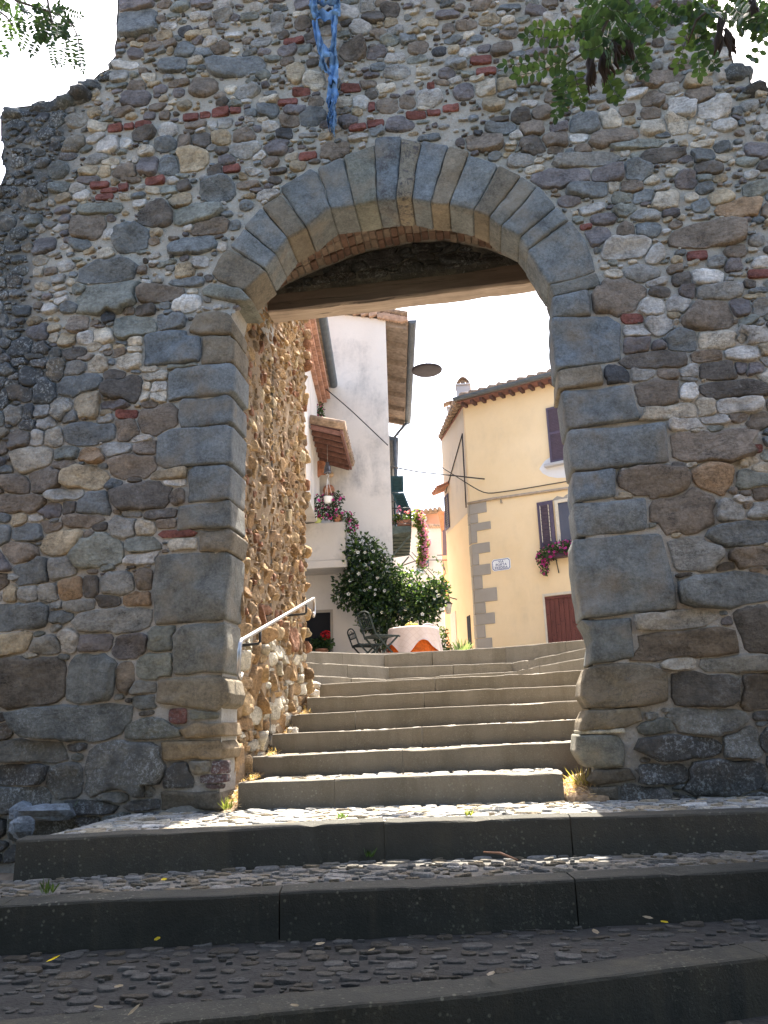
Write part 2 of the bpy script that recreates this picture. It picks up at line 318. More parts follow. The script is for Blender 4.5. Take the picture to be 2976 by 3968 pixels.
class Pack:
    def __init__(s, u0, u1, v0, v1, allowed, res=.01):
        s.u0, s.v0, s.res = u0, v0, res; nu, nv = int((u1-u0)/res)+1, int((v1-v0)/res)+1; s.nu, s.nv = nu, nv; s.u1, s.v1 = u1, v1
        U, V = np.meshgrid(u0+np.arange(nu)*res, v0+np.arange(nv)*res, indexing='ij'); s.occ = ~allowed(U, V); s.base = s.occ.copy(); s.st = []
    def busy(s, u, v):
        i = ((u-s.u0)/s.res).astype(int); j = ((v-s.v0)/s.res).astype(int); o = (i < 0) | (j < 0) | (i >= s.nu) | (j >= s.nv)
        return o | s.occ[np.clip(i, 0, s.nu-1), np.clip(j, 0, s.nv-1)]
    def fill(s, c, ang, r, gap):
        R = r.max()+gap; i0, i1 = max(0, int((c[0]-R-s.u0)/s.res)), min(s.nu, int((c[0]+R-s.u0)/s.res)+2); j0, j1 = max(0, int((c[1]-R-s.v0)/s.res)), min(s.nv, int((c[1]+R-s.v0)/s.res)+2)
        if i1 <= i0 or j1 <= j0: return
        U, V = np.meshgrid(s.u0+np.arange(i0, i1)*s.res-c[0], s.v0+np.arange(j0, j1)*s.res-c[1], indexing='ij')
        a = (np.arctan2(V, U)-ang) % (2*pi); rr = np.interp(a, np.append(TH, 2*pi), np.append(r, r[0]))
        s.occ[i0:i1, j0:j1] |= np.hypot(U, V) < rr+gap
    def shape(s, a, b, n, amp):
        r = 1/((np.abs(np.cos(TH)/a)**n+np.abs(np.sin(TH)/b)**n)**(1/n)); q = 0
        for k in (1, 2, 3, 5): q = q+np.cos(k*TH+random.random()*6.28)*random.random()/k**.6
        return r*(1+amp*q)
    def put(s, c, ang, a, b, kind, col, wea=0., gap=.008, grow=1.0, H=None, amp=None):
        n = {'brick': 7, 'block': 4.5, 'round': 2.3, 'slab': 3.2}[kind]; amp = {'brick': .02, 'block': .05, 'round': .09, 'slab': .10}[kind] if amp is None else amp
        r = s.shape(a, b, n, amp)
        if grow > 1:
            ks = np.linspace(1, grow, 8); t = ang+TH; rad = r[:, None]*ks[None, :]+gap
            bz = s.busy(c[0]+np.cos(t)[:, None]*rad, c[1]+np.sin(t)[:, None]*rad); first = np.where(bz.any(1), bz.argmax(1), 8); k = ks[np.clip(first-1, 0, 7)]
            k = (np.roll(k, 1)+2*k+np.roll(k, -1))/4; r = r*np.minimum(k, ks[np.clip(first-1, 0, 7)]*1.03)
        s.fill(c, ang, r, gap); s.st.append((np.array(c, float), ang, r, kind, col, wea, H))
    def scatter(s, n, size, colf, weaf, facs, ang0=0.03, gap=.007, grow=1.3):
        for f in facs:
            for _ in range(n):
                u, v = random.uniform(s.u0, s.u1), random.uniform(s.v0, s.v1)
                if s.busy(np.array(u), np.array(v)): continue
                amin, amax, q0, q1 = size(u, v); a = random.uniform(amin, amax)*f; b = a*random.uniform(q0, q1); kind = random.choice(('round', 'round', 'slab', 'block') if v > 2.7 else ('round', 'slab', 'slab', 'block'))
                if random.random() < .16: b *= .55; kind = 'slab'
                ang = ang0+random.gauss(0, .10)
                c_, s_ = cos(ang), sin(ang); P = s.shape(a, b, 3, 0); x = np.concatenate([P*np.cos(TH)*k for k in (.5, 1.0)]); y = np.concatenate([P*np.sin(TH)*k for k in (.5, 1.0)])
                if s.busy(u+x*c_-y*s_, v+x*s_+y*c_).any(): continue
                s.put((u, v), ang, a, b, kind, colf(u, v), weaf(u, v), gap, grow(v) if callable(grow) else grow)
    def relax(s, limf, gap=.006, hand=0):
        C = np.array([t[0] for t in s.st]); R = np.array([t[2].max() for t in s.st]); N = len(C); keep = s.occ; s.occ = s.base; new = []
        for i in range(N):
            c, ang, r, kind, col, wea, H = s.st[i]; lim = min(limf(c, kind), 1.28) if i < hand else limf(c, kind); ks = np.linspace(.8, max(.86, lim), 13)
            D = np.hypot(*(C-c).T); nb_ = np.where((D < R*lim+R[i]*lim) & (np.arange(N) != i))[0]
            rad = (r[:, None]*ks)+gap; X, Y = c[0]+np.cos(ang+TH)[:, None]*rad, c[1]+np.sin(ang+TH)[:, None]*rad; bad = s.busy(X, Y)
            for j in nb_:
                cj, aj, rj = s.st[j][:3]; dx, dy = X-cj[0], Y-cj[1]; a = (np.arctan2(dy, dx)-aj) % (2*pi); nj = np.hypot(dx, dy)/np.interp(a, np.append(TH, 2*pi), np.append(rj, rj[0])); bad |= nj < ks[None, :]+gap/R[i]
            f = np.where(bad.any(1), bad.argmax(1), 13); k = ks[np.clip(f-1, 0, 12)]; k2 = np.minimum((np.roll(k, 1)+3*k+np.roll(k, -1))/5, k*1.02)
            jag = 1-.07*np.abs(vnoise(np.c_[np.cos(TH)*2.2, np.sin(TH)*2.2, np.full(NA, i*1.7)], 1.6)) if kind != 'brick' else 1
            new.append((c, ang, r*k2*jag, kind, col, wea, H))
        s.st = new; s.occ = s.base.copy()
        for c, ang, r, *_ in s.st: s.fill(c, ang, r, gap)
    def mesh(s, mb, fr, hs=1.0, hmax=.05, m=0, tilt=.16, lumpy=.34, rough=.0035, base_d=(0, 0, 0)):
        for k, (c, ang, r, kind, col, wea, H) in enumerate(s.st):
            t = ang+TH; mean = r.mean(); H = (min(hmax, .012+.22*min(r.min(), mean))*random.uniform(.7, 1.25) if H is None else H)*hs
            if kind in ('round',): fs = [1.05, 1.0, .93, .80, .60, .35, .15]; ds = [-.03, 0, .42, .70, .90, .98, 1]
            elif kind == 'brick': fs = [1.01, 1.0, .97, .90, .6, .3, .1]; ds = [-.03, .2, .75, .95, 1, 1, 1]; H = H*.7
            else: fs = [1.04, 1.0, .965, .90, .70, .40, .15]; ds = [-.03, .06, .62, .90, .98, 1, 1]
            fs, ds = np.array(fs), np.array(ds); du = fs[:, None]*r[None, :]
            u = np.append((c[0]+du*np.cos(t)).ravel(), c[0]); v = np.append((c[1]+du*np.sin(t)).ravel(), c[1])
            d = np.append(np.repeat(np.where(ds < 0, -.03/1, ds*H), NA), H)
            tu, tv = random.gauss(0, tilt), random.gauss(0, tilt)
            inside = np.append(np.repeat(ds > .3, NA), True)
            n3 = np.stack([u, v, np.full_like(u, k*3.7)], -1); lump = fbm(n3, 1.6/max(mean, .02)*.35, k % 97, 3)
            d = d+inside*((u-c[0])*tu+(v-c[1])*tv+lump*H*lumpy+rough*fbm(n3, 26., 9, 2)); d = np.where(inside, np.maximum(d, .002), d)
            P = fr(u, v, d); n = NA; rows = len(fs)
            i = np.arange(rows-1)[:, None]*n; j = np.arange(n)[None, :]; j2 = (j+1) % n
            q = np.stack([i+j, i+j2, i+n+j2, i+n+j], -1).reshape(-1, 4); tt = np.stack([np.full(n, rows*n), (rows-1)*n+np.arange(n), (rows-1)*n+(np.arange(n)+1) % n], -1)
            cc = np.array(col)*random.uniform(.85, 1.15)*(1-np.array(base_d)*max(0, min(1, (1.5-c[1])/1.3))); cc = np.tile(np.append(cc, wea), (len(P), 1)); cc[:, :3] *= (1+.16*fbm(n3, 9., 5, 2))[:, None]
            mb.add(P, [q, tt], cc, m, True)
def chaikin(P, k=2, q=.18):
    P = np.asarray(P, float)
    for _ in range(k): N = np.roll(P, -1, 0); P = np.stack([P*(1-q)+N*q, P*q+N*(1-q)], 1).reshape(-1, P.shape[1])
    return P
def resample(P, step):
    P = np.asarray(P, float); out = []
    for a, b in zip(P, np.roll(P, -1, 0)):
        k = max(1, int(np.linalg.norm(b-a)/step)); out += [a+(b-a)*i/k for i in range(k)]
    return np.array(out)
def block_mesh(mb, poly, fr, front=.016, depth=.3, col=(.2, .2, .2), wea=0., seed=0, rough=.012, m=0, rnd=1.0):
    """a dressed stone: outline in the wall's (u,v) plane, face pillowed slightly, sides running back into the wall"""
    P = resample(chaikin(poly, 2, .06), .035); c = P.mean(0); n = len(P); L = np.linalg.norm(P-c, axis=1)[:, None]
    wob = fbm(np.c_[P, np.full(n, seed*2.3)], 11, seed)[:, None]*.007; P = P+(P-c)/L*wob
    rings = []; 
    for ins, d in ((0, -depth), (0, -.05*rnd), (0, -.012*rnd), (.003*rnd, -.002), (.008*rnd, front*.75), (.022*rnd, front)):
        rings.append((c+(P-c)*(1-ins/np.maximum(L, .05)), d))
    for k in (.8, .6, .4, .2): rings.append((c+(P-c)*(1-.035/np.maximum(L, .05))*k, front+.003))
    U = np.concatenate([a for a, _ in rings]+[c[None]]); d = np.concatenate([np.full(n, q) for _, q in rings]+[[front+.003]])
    nz = fbm(np.c_[U, np.full(len(U), seed*5.1)], 5, seed, 3); d = d+np.where(d > -.03, nz*rough, 0)
    V = fr(U[:, 0], U[:, 1], d); k = len(rings)
    i = np.arange(k-1)[:, None]*n; j = np.arange(n)[None, :]; j2 = (j+1) % n; q = np.stack([i+j, i+j2, i+n+j2, i+n+j], -1).reshape(-1, 4)
    A = sum(P[i-1][0]*P[i][1]-P[i][0]*P[i-1][1] for i in range(n)); tt = np.stack([np.full(n, k*n), (k-1)*n+np.arange(n), (k-1)*n+(np.arange(n)+1) % n], -1)
    flip = (A < 0)
    if flip: q = q[:, ::-1]; tt = tt[:, ::-1]
    mb.add(V, [q, tt], np.append(np.array(col), wea), m, True)
WF = lambda u, v, d: np.stack([u, -np.asarray(d, float), v], -1)        # front face of the gate wall: u=x, v=z, outwards = -y
def xz(c, pts): return np.array([pY(*cv(c, x, y), 0.)[[0, 2]] for x, y in pts])

# ------------------------------------------------------------------ the gate wall
WALL = thing('town_wall', (-.5, .7, -.5), 'old rubble stone town wall pierced by a round arched gateway above stone steps', 'wall')
top = 7.6
OUT = np.concatenate([[[-7.5, -1.8]], [[-7.5, 3.7]], xz('K1', [(-60, 1230), (0, 1195), (40, 1095), (5, 1010), (25, 940), (5, 870), (5, 740), (100, 690), (200, 680), (240, 650), (330, 655), (360, 630), (430, 640), (470, 592), (555, 600), (568, 540), (640, 470), (705, 440), (705, 400), (740, 360), (735, 300), (750, 240), (745, 150), (755, 60), (755, -20)])])
OUT = np.concatenate([OUT, [[OUT[-1][0]+.02, top]]]); R_ = xz('TR', [(1210, -20), (1205, 90), (1240, 180), (1300, 215), (1380, 225), (1440, 310), (1460, 400), (1545, 425), (1560, 500), (1600, 515), (1659, 520), (1850, 600)])
OUT = np.concatenate([OUT, [[R_[0][0]-.02, top]], R_, [[6.5, R_[-1][1]-.3], [6.5, -1.8]]])
ARC = np.concatenate([xz('A', [(510, 1290), (680, 1135), (765, 1010), (865, 890), (1020, 800), (1205, 645), (1400, 622), (1575, 590)]), xz('B', [(100, 472), (225, 460), (325, 458), (445, 480), (560, 495), (705, 530), (815, 575), (890, 640), (1015, 700), (1070, 775), (1205, 1005), (1225, 1085), (1225, 1225)])])
RJ = np.concatenate([xz('C3', [(295, 715), (310, 850), (365, 1105), (395, 1375), (415, 1570), (430, 1790)]), xz('C4', [(435, 170), (460, 325), (530, 480), (485, 650), (460, 830), (490, 920), (450, 1050), (420, 1180), (480, 1290), (510, 1470)])])
LJ = xz('D', [(490, 1752), (495, 1650), (499, 1400), (502, 1150), (504, 900), (503, 760), (514, 690)])
OPEN = np.concatenate([LJ, ARC, RJ, [[RJ[-1][0], -1.2], [LJ[0][0], -1.2]]])
VOUS = [('A', [(245, 1160), (300, 1060), (378, 965), (480, 1010), (600, 1080), (690, 1145), (510, 1295), (400, 1260), (300, 1220)], 'b'),
 ('A', [(398, 940), (508, 800), (640, 915), (768, 1012), (682, 1125), (560, 1050)], 's'), ('A', [(512, 788), (645, 640), (760, 770), (862, 885), (770, 1005), (640, 905)], 's'),
 ('A', [(655, 625), (805, 530), (905, 650), (1012, 800), (868, 890), (760, 755)], 'b'), ('A', [(805, 482), (930, 390), (1045, 315), (1100, 345), (1150, 500), (1203, 645), (1025, 800), (925, 670)], 's'),
 ('A', [(1105, 325), (1300, 238), (1360, 440), (1398, 620), (1208, 642), (1160, 500)], 's'), ('A', [(1310, 230), (1560, 130), (1568, 360), (1572, 592), (1403, 622), (1365, 440)], 'e'),
 ('B', [(90, 72), (258, 45), (245, 250), (222, 460), (102, 472), (95, 270)], 'S'), ('B', [(263, 75), (385, 92), (350, 280), (320, 458), (228, 461), (250, 260)], 'B'),
 ('B', [(393, 85), (560, 105), (500, 290), (440, 480), (328, 459), (352, 280)], 'S'), ('B', [(566, 115), (690, 148), (660, 235), (610, 360), (558, 492), (446, 481), (505, 290)], 'b'),
 ('B', [(690, 172), (880, 232), (810, 370), (715, 525), (565, 495), (620, 360)], 's'), ('B', [(886, 237), (1027, 297), (930, 430), (817, 572), (722, 530), (815, 380)], 'b'),
 ('B', [(1031, 310), (1130, 374), (1020, 510), (892, 636), (822, 578), (935, 435)], 'g'), ('B', [(1136, 378), (1254, 500), (1140, 600), (1016, 698), (896, 640), (1030, 505)], 's'),
 ('B', [(1260, 510), (1335, 582), (1210, 670), (1072, 772), (1018, 704), (1145, 602)], 's'), ('B', [(1340, 592), (1430, 700), (1490, 820), (1510, 918), (1360, 965), (1207, 1003), (1140, 890), (1074, 778), (1210, 680)], 's'),
 ('B', [(1512, 928), (1545, 1010), (1390, 1045), (1230, 1080), (1210, 1010), (1360, 970)], 'g'), ('A', [(170, 1300), (240, 1250), (490, 1292), (575, 1385), (540, 1395), (430, 1390), (185, 1340)], 'e')]
QUOI = [('B', [(1226, 1086), (1455, 1037), (1480, 1198), (1340, 1218), (1225, 1225)], 's'), ('C3', [(268, 395), (450, 385), (640, 370), (710, 425), (716, 655), (500, 690), (296, 714)], 'S'),
 ('C3', [(300, 722), (585, 690), (605, 808), (460, 830), (310, 848)], 'b'), ('C3', [(325, 856), (550, 838), (770, 815), (838, 1038), (600, 1070), (365, 1104)], 's'),
 ('C3', [(362, 1110), (680, 1090), (1000, 1060), (1032, 1310), (700, 1345), (395, 1374)], 's'), ('C3', [(396, 1381), (675, 1355), (680, 1528), (550, 1555), (412, 1572)], 'S'),
 ('C3', [(412, 1578), (650, 1565), (875, 1545), (880, 1743), (650, 1775), (428, 1792)], 's'), ('C4', [(405, -185), (700, -205), (970, -222), (1040, 0), (1070, 265), (780, 295), (460, 325), (436, 170), (415, 0)], 's'),
 ('C4', [(460, 337), (620, 330), (780, 322), (800, 578), (680, 605), (510, 622), (528, 480), (500, 400)], 's'), ('C4', [(488, 648), (560, 625), (760, 618), (900, 622), (1008, 680), (1020, 850), (850, 892), (640, 905), (500, 902), (458, 828), (462, 740)], 'b'),
 ('C4', [(492, 922), (660, 910), (830, 900), (860, 980), (740, 1030), (600, 1042), (452, 1048), (455, 990)], 'b'), ('C4', [(440, 1052), (600, 1045), (730, 1035), (738, 1055), (600, 1066), (445, 1068)], 'p'),
 ('C4', [(430, 1076), (560, 1072), (700, 1075), (735, 1130), (730, 1270), (600, 1290), (482, 1286), (420, 1182)], 'g'), ('C4', [(540, 1300), (780, 1290), (820, 1360), (560, 1402), (505, 1370)], 'd'), ('C4', [(510, 1412), (700, 1400), (705, 1500), (510, 1500)], 'd'),
 ('L1', [(640, 240), (720, 60), (960, 20), (1080, 60), (1130, 150), (1120, 270), (770, 278)], 'b'), ('L1', [(165, 280), (360, 240), (620, 220), (632, 280), (772, 290), (770, 470), (740, 550), (450, 580), (150, 606)], 'S'),
 ('L1', [(782, 292), (1080, 276), (1150, 330), (1120, 560), (800, 602), (772, 580)], 'b'), ('L1', [(405, 602), (730, 572), (742, 600), (410, 642)], 'e'), ('L1', [(430, 690), (500, 640), (800, 602), (1100, 572), (1140, 620), (1130, 880), (1080, 905), (760, 935), (560, 960), (415, 985)], 's'),
 ('L1', [(550, 1000), (580, 970), (800, 942), (1060, 912), (1120, 960), (1110, 1200), (1050, 1222), (800, 1250), (560, 1276), (535, 1180)], 's'), ('L1', [(310, 1362), (440, 1292), (740, 1258), (1050, 1232), (1120, 1265), (1095, 1640), (1040, 1655), (900, 1662), (650, 1682), (400, 1702), (290, 1650)], 's'),
 ('L1', [(640, 1742), (700, 1690), (1040, 1658), (1110, 1700), (1085, 2030), (860, 2052), (620, 2072), (640, 1900)], 's'), ('L2', [(530, -100), (800, -140), (1080, -165), (1095, 110), (1050, 120), (780, 138), (520, 152)], 'g'),
 ('L2', [(745, 152), (1060, 126), (1130, 180), (1080, 370), (900, 376), (740, 382)], 'b'), ('L2', [(270, 600), (300, 430), (480, 402), (760, 384), (1040, 372), (1090, 420), (1045, 1090), (960, 1120), (700, 1138), (500, 1150), (285, 1162), (250, 850)], 'g'),
 ('L2', [(480, 1280), (580, 1172), (800, 1152), (1030, 1140), (1045, 1420), (1020, 1672), (720, 1688), (470, 1702), (480, 1500)], 'g'), ('L2', [(310, 1762), (600, 1732), (980, 1702), (1060, 1760), (1090, 1900), (1060, 2000), (950, 2090), (700, 2060), (280, 2000)], 'b'),
 ('L3', [(965, 870), (1050, 828), (1200, 832), (1222, 900), (1000, 912)], 't'), ('L3', [(855, 932), (1180, 922), (1215, 970), (1200, 1022), (870, 1032)], 't'), ('L3', [(860, 1200), (1180, 1200), (1200, 1292), (860, 1300)], 'd')]
BC = dict(s=(.185, .20, .20), S=(.175, .20, .215), b=(.20, .17, .125), B=(.215, .195, .15), e=(.19, .195, .165), g=(.185, .185, .165), p=(.42, .40, .34), t=(.26, .20, .13), d=(.12, .105, .085))
def weather(u, v):
    f = max(0, min(1, (-2.75-u+.35*vnoise(np.array([[u, 0, v]]), 1.3)[0])/.35))*max(0, min(1, (v-1.6)/.8))
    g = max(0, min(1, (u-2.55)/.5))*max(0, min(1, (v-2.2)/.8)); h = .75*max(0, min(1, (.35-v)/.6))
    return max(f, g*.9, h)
def occupied(PK, poly, e=.006):
    P = expand(poly, e); i0, j0 = ((P.min(0)-[PK.u0, PK.v0])/PK.res).astype(int); i1, j1 = ((P.max(0)-[PK.u0, PK.v0])/PK.res).astype(int)+2
    i0, j0 = max(i0, 0), max(j0, 0); U, V = np.meshgrid(PK.u0+np.arange(i0, min(i1, PK.nu))*PK.res, PK.v0+np.arange(j0, min(j1, PK.nv))*PK.res, indexing='ij')
    PK.occ[i0:i1, j0:j1] |= inpoly(U, V, P)
PK = Pack(-4.7, 3.5, -.75, 6.9, lambda U, V: inpoly(U, V, OUT) & ~inpoly(U, V, OPEN))
for nm, L in (('voussoir', VOUS), ('quoin', QUOI)):
    for k, (c, pts, cl) in enumerate(L):
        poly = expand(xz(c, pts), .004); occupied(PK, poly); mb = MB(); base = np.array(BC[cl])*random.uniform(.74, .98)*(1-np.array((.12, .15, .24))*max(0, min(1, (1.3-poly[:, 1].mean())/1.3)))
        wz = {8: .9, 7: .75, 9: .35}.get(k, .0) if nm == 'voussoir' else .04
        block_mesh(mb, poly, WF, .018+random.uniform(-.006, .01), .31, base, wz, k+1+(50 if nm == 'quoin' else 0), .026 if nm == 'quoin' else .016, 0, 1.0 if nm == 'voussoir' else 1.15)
        mb.build(nm, MBL, WALL)
BLK = PK.occ.copy()
HAND = {
'K1': "740,822,78,35r828,810,58,32r915,797,92,32r1225,752,85,40r1315,740,95,42r1418,722,95,42r1513,708,78,40r1485,1085,100,38r998,1160,108,42r640,1190,100,36r700,1222,90,26r790,1203,55,40r670,1265,95,36r872,635,135,68u865,150,230,140s860,30,220,70u1110,420,150,70s1520,430,290,90s1228,1028,140,95t562,1465,160,130b855,1530,165,120s1400,1230,155,105s1010,1385,180,110d1255,1370,240,90e1350,1455,230,90b1250,1575,215,80s640,1345,260,70e697,930,105,80p802,922,62,48w925,865,110,60d1088,1060,115,85s950,1070,105,90u805,1105,110,70b805,423,115,36w1060,930,100,60s1185,910,70,60b1290,905,100,65d1410,890,90,50t1565,965,150,75g1580,590,120,60g1300,560,140,90b985,300,90,50b1085,280,85,45b1190,200,75,50n1405,310,100,45b1350,270,120,70p1185,320,90,70s1310,340,95,50s1095,325,60,60t1030,125,70,50b500,628,120,80g920,240,100,60b1445,790,70,50g1255,800,95,45b",
'K2': "230,262,112,34r597,567,112,40r640,815,98,36r752,793,112,42r1015,745,112,38r1125,725,90,35r1238,696,88,36r1432,385,118,48r1467,457,108,40r320,1003,98,38r190,655,105,36r278,595,95,34r730,685,40,50r1110,560,40,35r610,325,140,90b820,680,140,72b960,655,90,65b1095,630,130,80p1325,590,92,75u580,780,130,90u905,800,145,75u1555,825,150,60s1445,910,185,90b1415,860,75,50n665,655,85,65p350,525,95,75c242,465,80,95t120,940,110,80u170,860,95,70n700,40,70,60g848,78,85,60d1090,145,85,45t1170,330,75,45n1030,305,100,65b1345,340,110,70w290,150,80,60b125,150,60,105g745,110,150,80d775,220,75,42b880,195,75,38g895,470,120,60g700,545,140,60b370,655,75,50b500,390,80,55d1430,25,90,55b1490,130,110,50t1335,160,110,45b1610,220,80,40b1250,320,65,35t1225,185,60,55b980,600,80,45u730,600,60,50d1550,770,130,38d",
'K3': "485,800,165,98s447,885,125,58w650,885,235,100b640,775,100,100c925,815,135,80c920,640,115,85b1220,610,130,72b1315,700,165,95p1120,690,155,110p810,930,520,70e490,1030,310,60g345,1140,330,85u615,1125,190,75u980,1000,220,60d1130,1020,130,55u155,1090,150,70c815,1098,130,95s1130,1155,105,75u910,1155,120,70c1000,1290,125,100c1365,1265,130,75t1480,1335,210,85o1260,1510,400,120b745,1590,240,100p930,1630,130,130p555,1525,125,88u490,1460,105,45r1205,1640,110,48r750,1480,95,75b880,1475,130,80s600,1415,120,50u860,1265,135,65s510,1215,200,75s875,1385,150,60g1035,1365,115,55u140,940,130,75d205,720,90,65b75,750,85,60d290,900,130,70b665,1195,70,50c780,1200,105,65b1240,1140,135,60e1380,800,110,60p1065,790,105,90c905,720,90,70b1210,525,130,60t960,505,220,70b1100,430,110,40b810,600,130,45p385,1290,95,45u1275,1080,120,55d70,1030,120,60g",
'C3': "690,250,290,190b900,320,135,110p1090,300,125,85p945,420,140,110p1270,370,245,150b1475,315,155,130u785,388,125,52r1600,100,120,45r1275,125,160,78w670,110,135,80c845,100,165,80g1110,540,160,110s955,655,330,90d1315,530,195,100c1480,615,190,60p1255,635,220,65b1160,720,115,90p1015,740,130,100b1335,715,195,95d685,765,135,90n850,745,160,100g940,870,235,160b1140,860,160,105w1020,995,340,70c1260,955,95,100c1455,945,220,75p1115,1065,190,60p1305,1040,180,45p1260,1220,440,150b1305,1405,170,170o940,1455,360,160b1115,1630,360,210b1400,1630,230,150g1490,1775,390,110s1210,1900,250,170g1580,1225,100,60r1530,1300,100,50c1170,1325,100,40c805,565,140,75u960,565,140,75u1480,700,110,90u1120,135,95,60d1145,215,100,85u960,225,160,90d1330,215,230,70g1440,850,330,80d",
'C4': "1025,340,410,90p1400,140,560,160s1140,490,560,150b1590,390,220,280d1110,610,170,65p1430,620,420,100g1260,770,390,170d1590,780,180,180b1280,1000,330,140g1130,1150,420,120d1480,1130,260,200g1400,1340,360,160d1000,1330,250,90d",
'L3': "160,600,320,190d490,590,235,200s660,590,130,190b380,840,470,150s160,985,330,110g410,960,160,60d660,1070,380,220g350,1130,230,160g110,1110,240,110d100,1230,300,110g800,1185,75,90p810,1270,280,60b600,1225,130,45g375,120,115,90o260,140,100,80g150,145,90,70g62,145,65,80t480,110,80,100d620,100,130,90g770,70,70,80b580,180,110,60d740,170,130,65o430,205,150,55g300,200,75,60g330,260,120,60s620,280,370,110g100,250,260,100s515,400,150,80u695,410,160,100u372,400,90,90p255,420,130,70g865,380,120,130e840,520,140,130e780,640,100,60g775,710,105,70s955,795,80,70r815,870,280,90e1075,1065,90,60c1180,1070,85,60r1150,1130,150,45r1150,1175,130,45r935,1130,150,150d",
'L0': "680,100,290,110s700,250,310,160e1020,230,280,80b1190,290,150,85w1235,215,90,55c1200,155,210,50s700,375,90,110n830,335,95,70b865,450,250,110e1085,420,120,85s670,500,110,75c435,520,80,55t550,510,90,60p500,430,95,80b130,570,100,75n630,690,100,70c835,660,110,85c865,590,100,45c870,530,95,45c480,710,95,65g360,735,80,100t205,775,80,90d500,810,220,95s800,845,200,110d730,760,130,65d1000,760,145,40c950,715,70,28c935,825,80,50c1020,825,70,55w925,890,75,55c1025,890,75,55c280,860,130,120s150,870,145,70b570,930,115,130t380,965,100,100c270,985,80,70p90,1010,80,75c185,990,65,75n30,900,45,75n820,1005,115,45r1010,1040,220,120b815,1095,125,120b600,1130,250,95s285,1060,95,65w185,1075,80,55n235,1160,75,90w345,1160,100,85c130,1165,105,80b900,1160,160,45p740,1230,150,70g940,1225,115,80b590,1265,135,70o215,1290,190,130c870,1340,250,120b400,1330,110,45b540,1420,255,105t290,1430,175,135b665,1340,100,50s870,1425,120,50d730,1450,110,70s900,1535,310,145d1070,1390,190,50t1115,1445,135,35w1130,1530,70,65b140,1580,260,80b420,1520,210,60g605,1575,190,130s450,1600,65,75d320,1620,120,80u120,1685,60,75t850,1640,150,60g1030,1645,150,55d540,1685,180,60b185,1770,160,80s920,1735,100,80c1145,1770,250,45r1060,1700,140,70b410,1820,200,110t130,1885,160,100b620,1880,270,160e1190,1840,130,75c800,1740,130,100g"}
import re
for c, sx in HAND.items():
    for px, py, pw, ph, cl in re.findall(r'(\d+),(\d+),(\d+),(\d+)([a-z])', sx):
        x, y, pw, ph = float(px), float(py), float(pw), float(ph); rot = radians(-5 if c[0] == 'K' else -3)
        C0 = xz(c, [(x, y), (x+pw/2*cos(rot), y+pw/2*sin(rot)), (x-ph/2*sin(rot), y+ph/2*cos(rot))]); a, b = C0[1]-C0[0], C0[2]-C0[0]
        la, lb = np.linalg.norm(a), np.linalg.norm(b); ang = atan2(a[1], a[0]); u, v = C0[0]
        if PK.busy(np.array(u), np.array(v)): continue
        kind = 'brick' if cl == 'r' else 'block' if la*lb > .02 else 'slab' if lb < .5*la or random.random() < .4 else 'round'
        for k in (1.0, .88, .76, .64):                       # shrink until it clears its neighbours
            P = PK.shape(la*k, lb*k, 3, 0)*.92
            if not PK.busy(u+P*np.cos(TH+ang), v+P*np.sin(TH+ang)).any(): break
        PK.put((u, v), ang, la*k, lb*k, kind, PAL[cl], weather(u, v), .006, 1.12)
NHAND = len(PK.st)
def size(u, v):
    if v < .5: return (.07, .19, .4, .7)
    if v < 2.4: return (.045, .105, .4, .8)
    return (.032, .068, .42, .85)
def colf(u, v):
    k = random.random()
    if v < .5: s_ = 'dddbbggse'
    elif v < 2.2: s_ = 'bbbdggssseptcu'
    else: s_ = 'bbggppscctteesuupd'
    return PAL[random.choice(s_)]
PK.scatter(2600, size, colf, weather, (1.0, .85, .7, .58, .46, .36), .04, .006, 1.15)
PK.base = ~(inpoly(*np.meshgrid(PK.u0+np.arange(PK.nu)*PK.res, PK.v0+np.arange(PK.nv)*PK.res, indexing='ij'), OUT)); PK.base |= BLK
limw = lambda c, kind: 1.04 if kind == 'brick' else (random.uniform(1.9, 2.6) if c[1] < 1.7 else random.uniform(1.5, 2.1) if c[1] < 2.9 else random.uniform(1.1, 1.4))
PK.relax(limw, .005, NHAND)
PK.scatter(5200, size, colf, weather, (.42, .32, .24, .17), .04, .004, 1.4)
PK.relax(lambda c, k: 1.04 if k == 'brick' else 1.5 if c[1] < 2.7 else random.uniform(1.05, 1.22), .004, NHAND)
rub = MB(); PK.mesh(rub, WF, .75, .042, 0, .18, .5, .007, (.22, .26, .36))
# lumps along the broken top of the wall, set through its thickness
for seg in (OUT[2:26], R_):
    for a, b in zip(seg[:-1], seg[1:]):
        if abs(b[1]-a[1]) > 1.6*abs(b[0]-a[0]): continue
        for k in range(max(1, int(np.linalg.norm(b-a)/.14))):
            p = a+(b-a)*random.random()
            for yy in (.03, .3, .6, .95): rub.rock((p[0]+random.uniform(-.03, .03), yy+random.uniform(-.02, .08), p[1]-.05), np.array((.10, .11, .055))*random.uniform(.6, 1.1), random.randint(0, 90), np.append(np.array(PAL[random.choice('gsdbep')])*.9, .75), 0, .3, 9)
rub.build('rubble_facing', MST, WALL)
core = MB(); h = .032; us = np.arange(-5.2, 4.2, h); vs = np.arange(-1.2, 7.45, h); U, V = np.meshgrid(us, vs, indexing='ij')
Y = fbm(np.stack([U, V, V*0], -1), 3.2, 3, 4)*.008-.009; VV = WF(U.ravel(), V.ravel(), Y.ravel()); Cc = np.zeros((U.size, 4)); nzz = vnoise(np.stack([U, V*0, V], -1), 1.3)
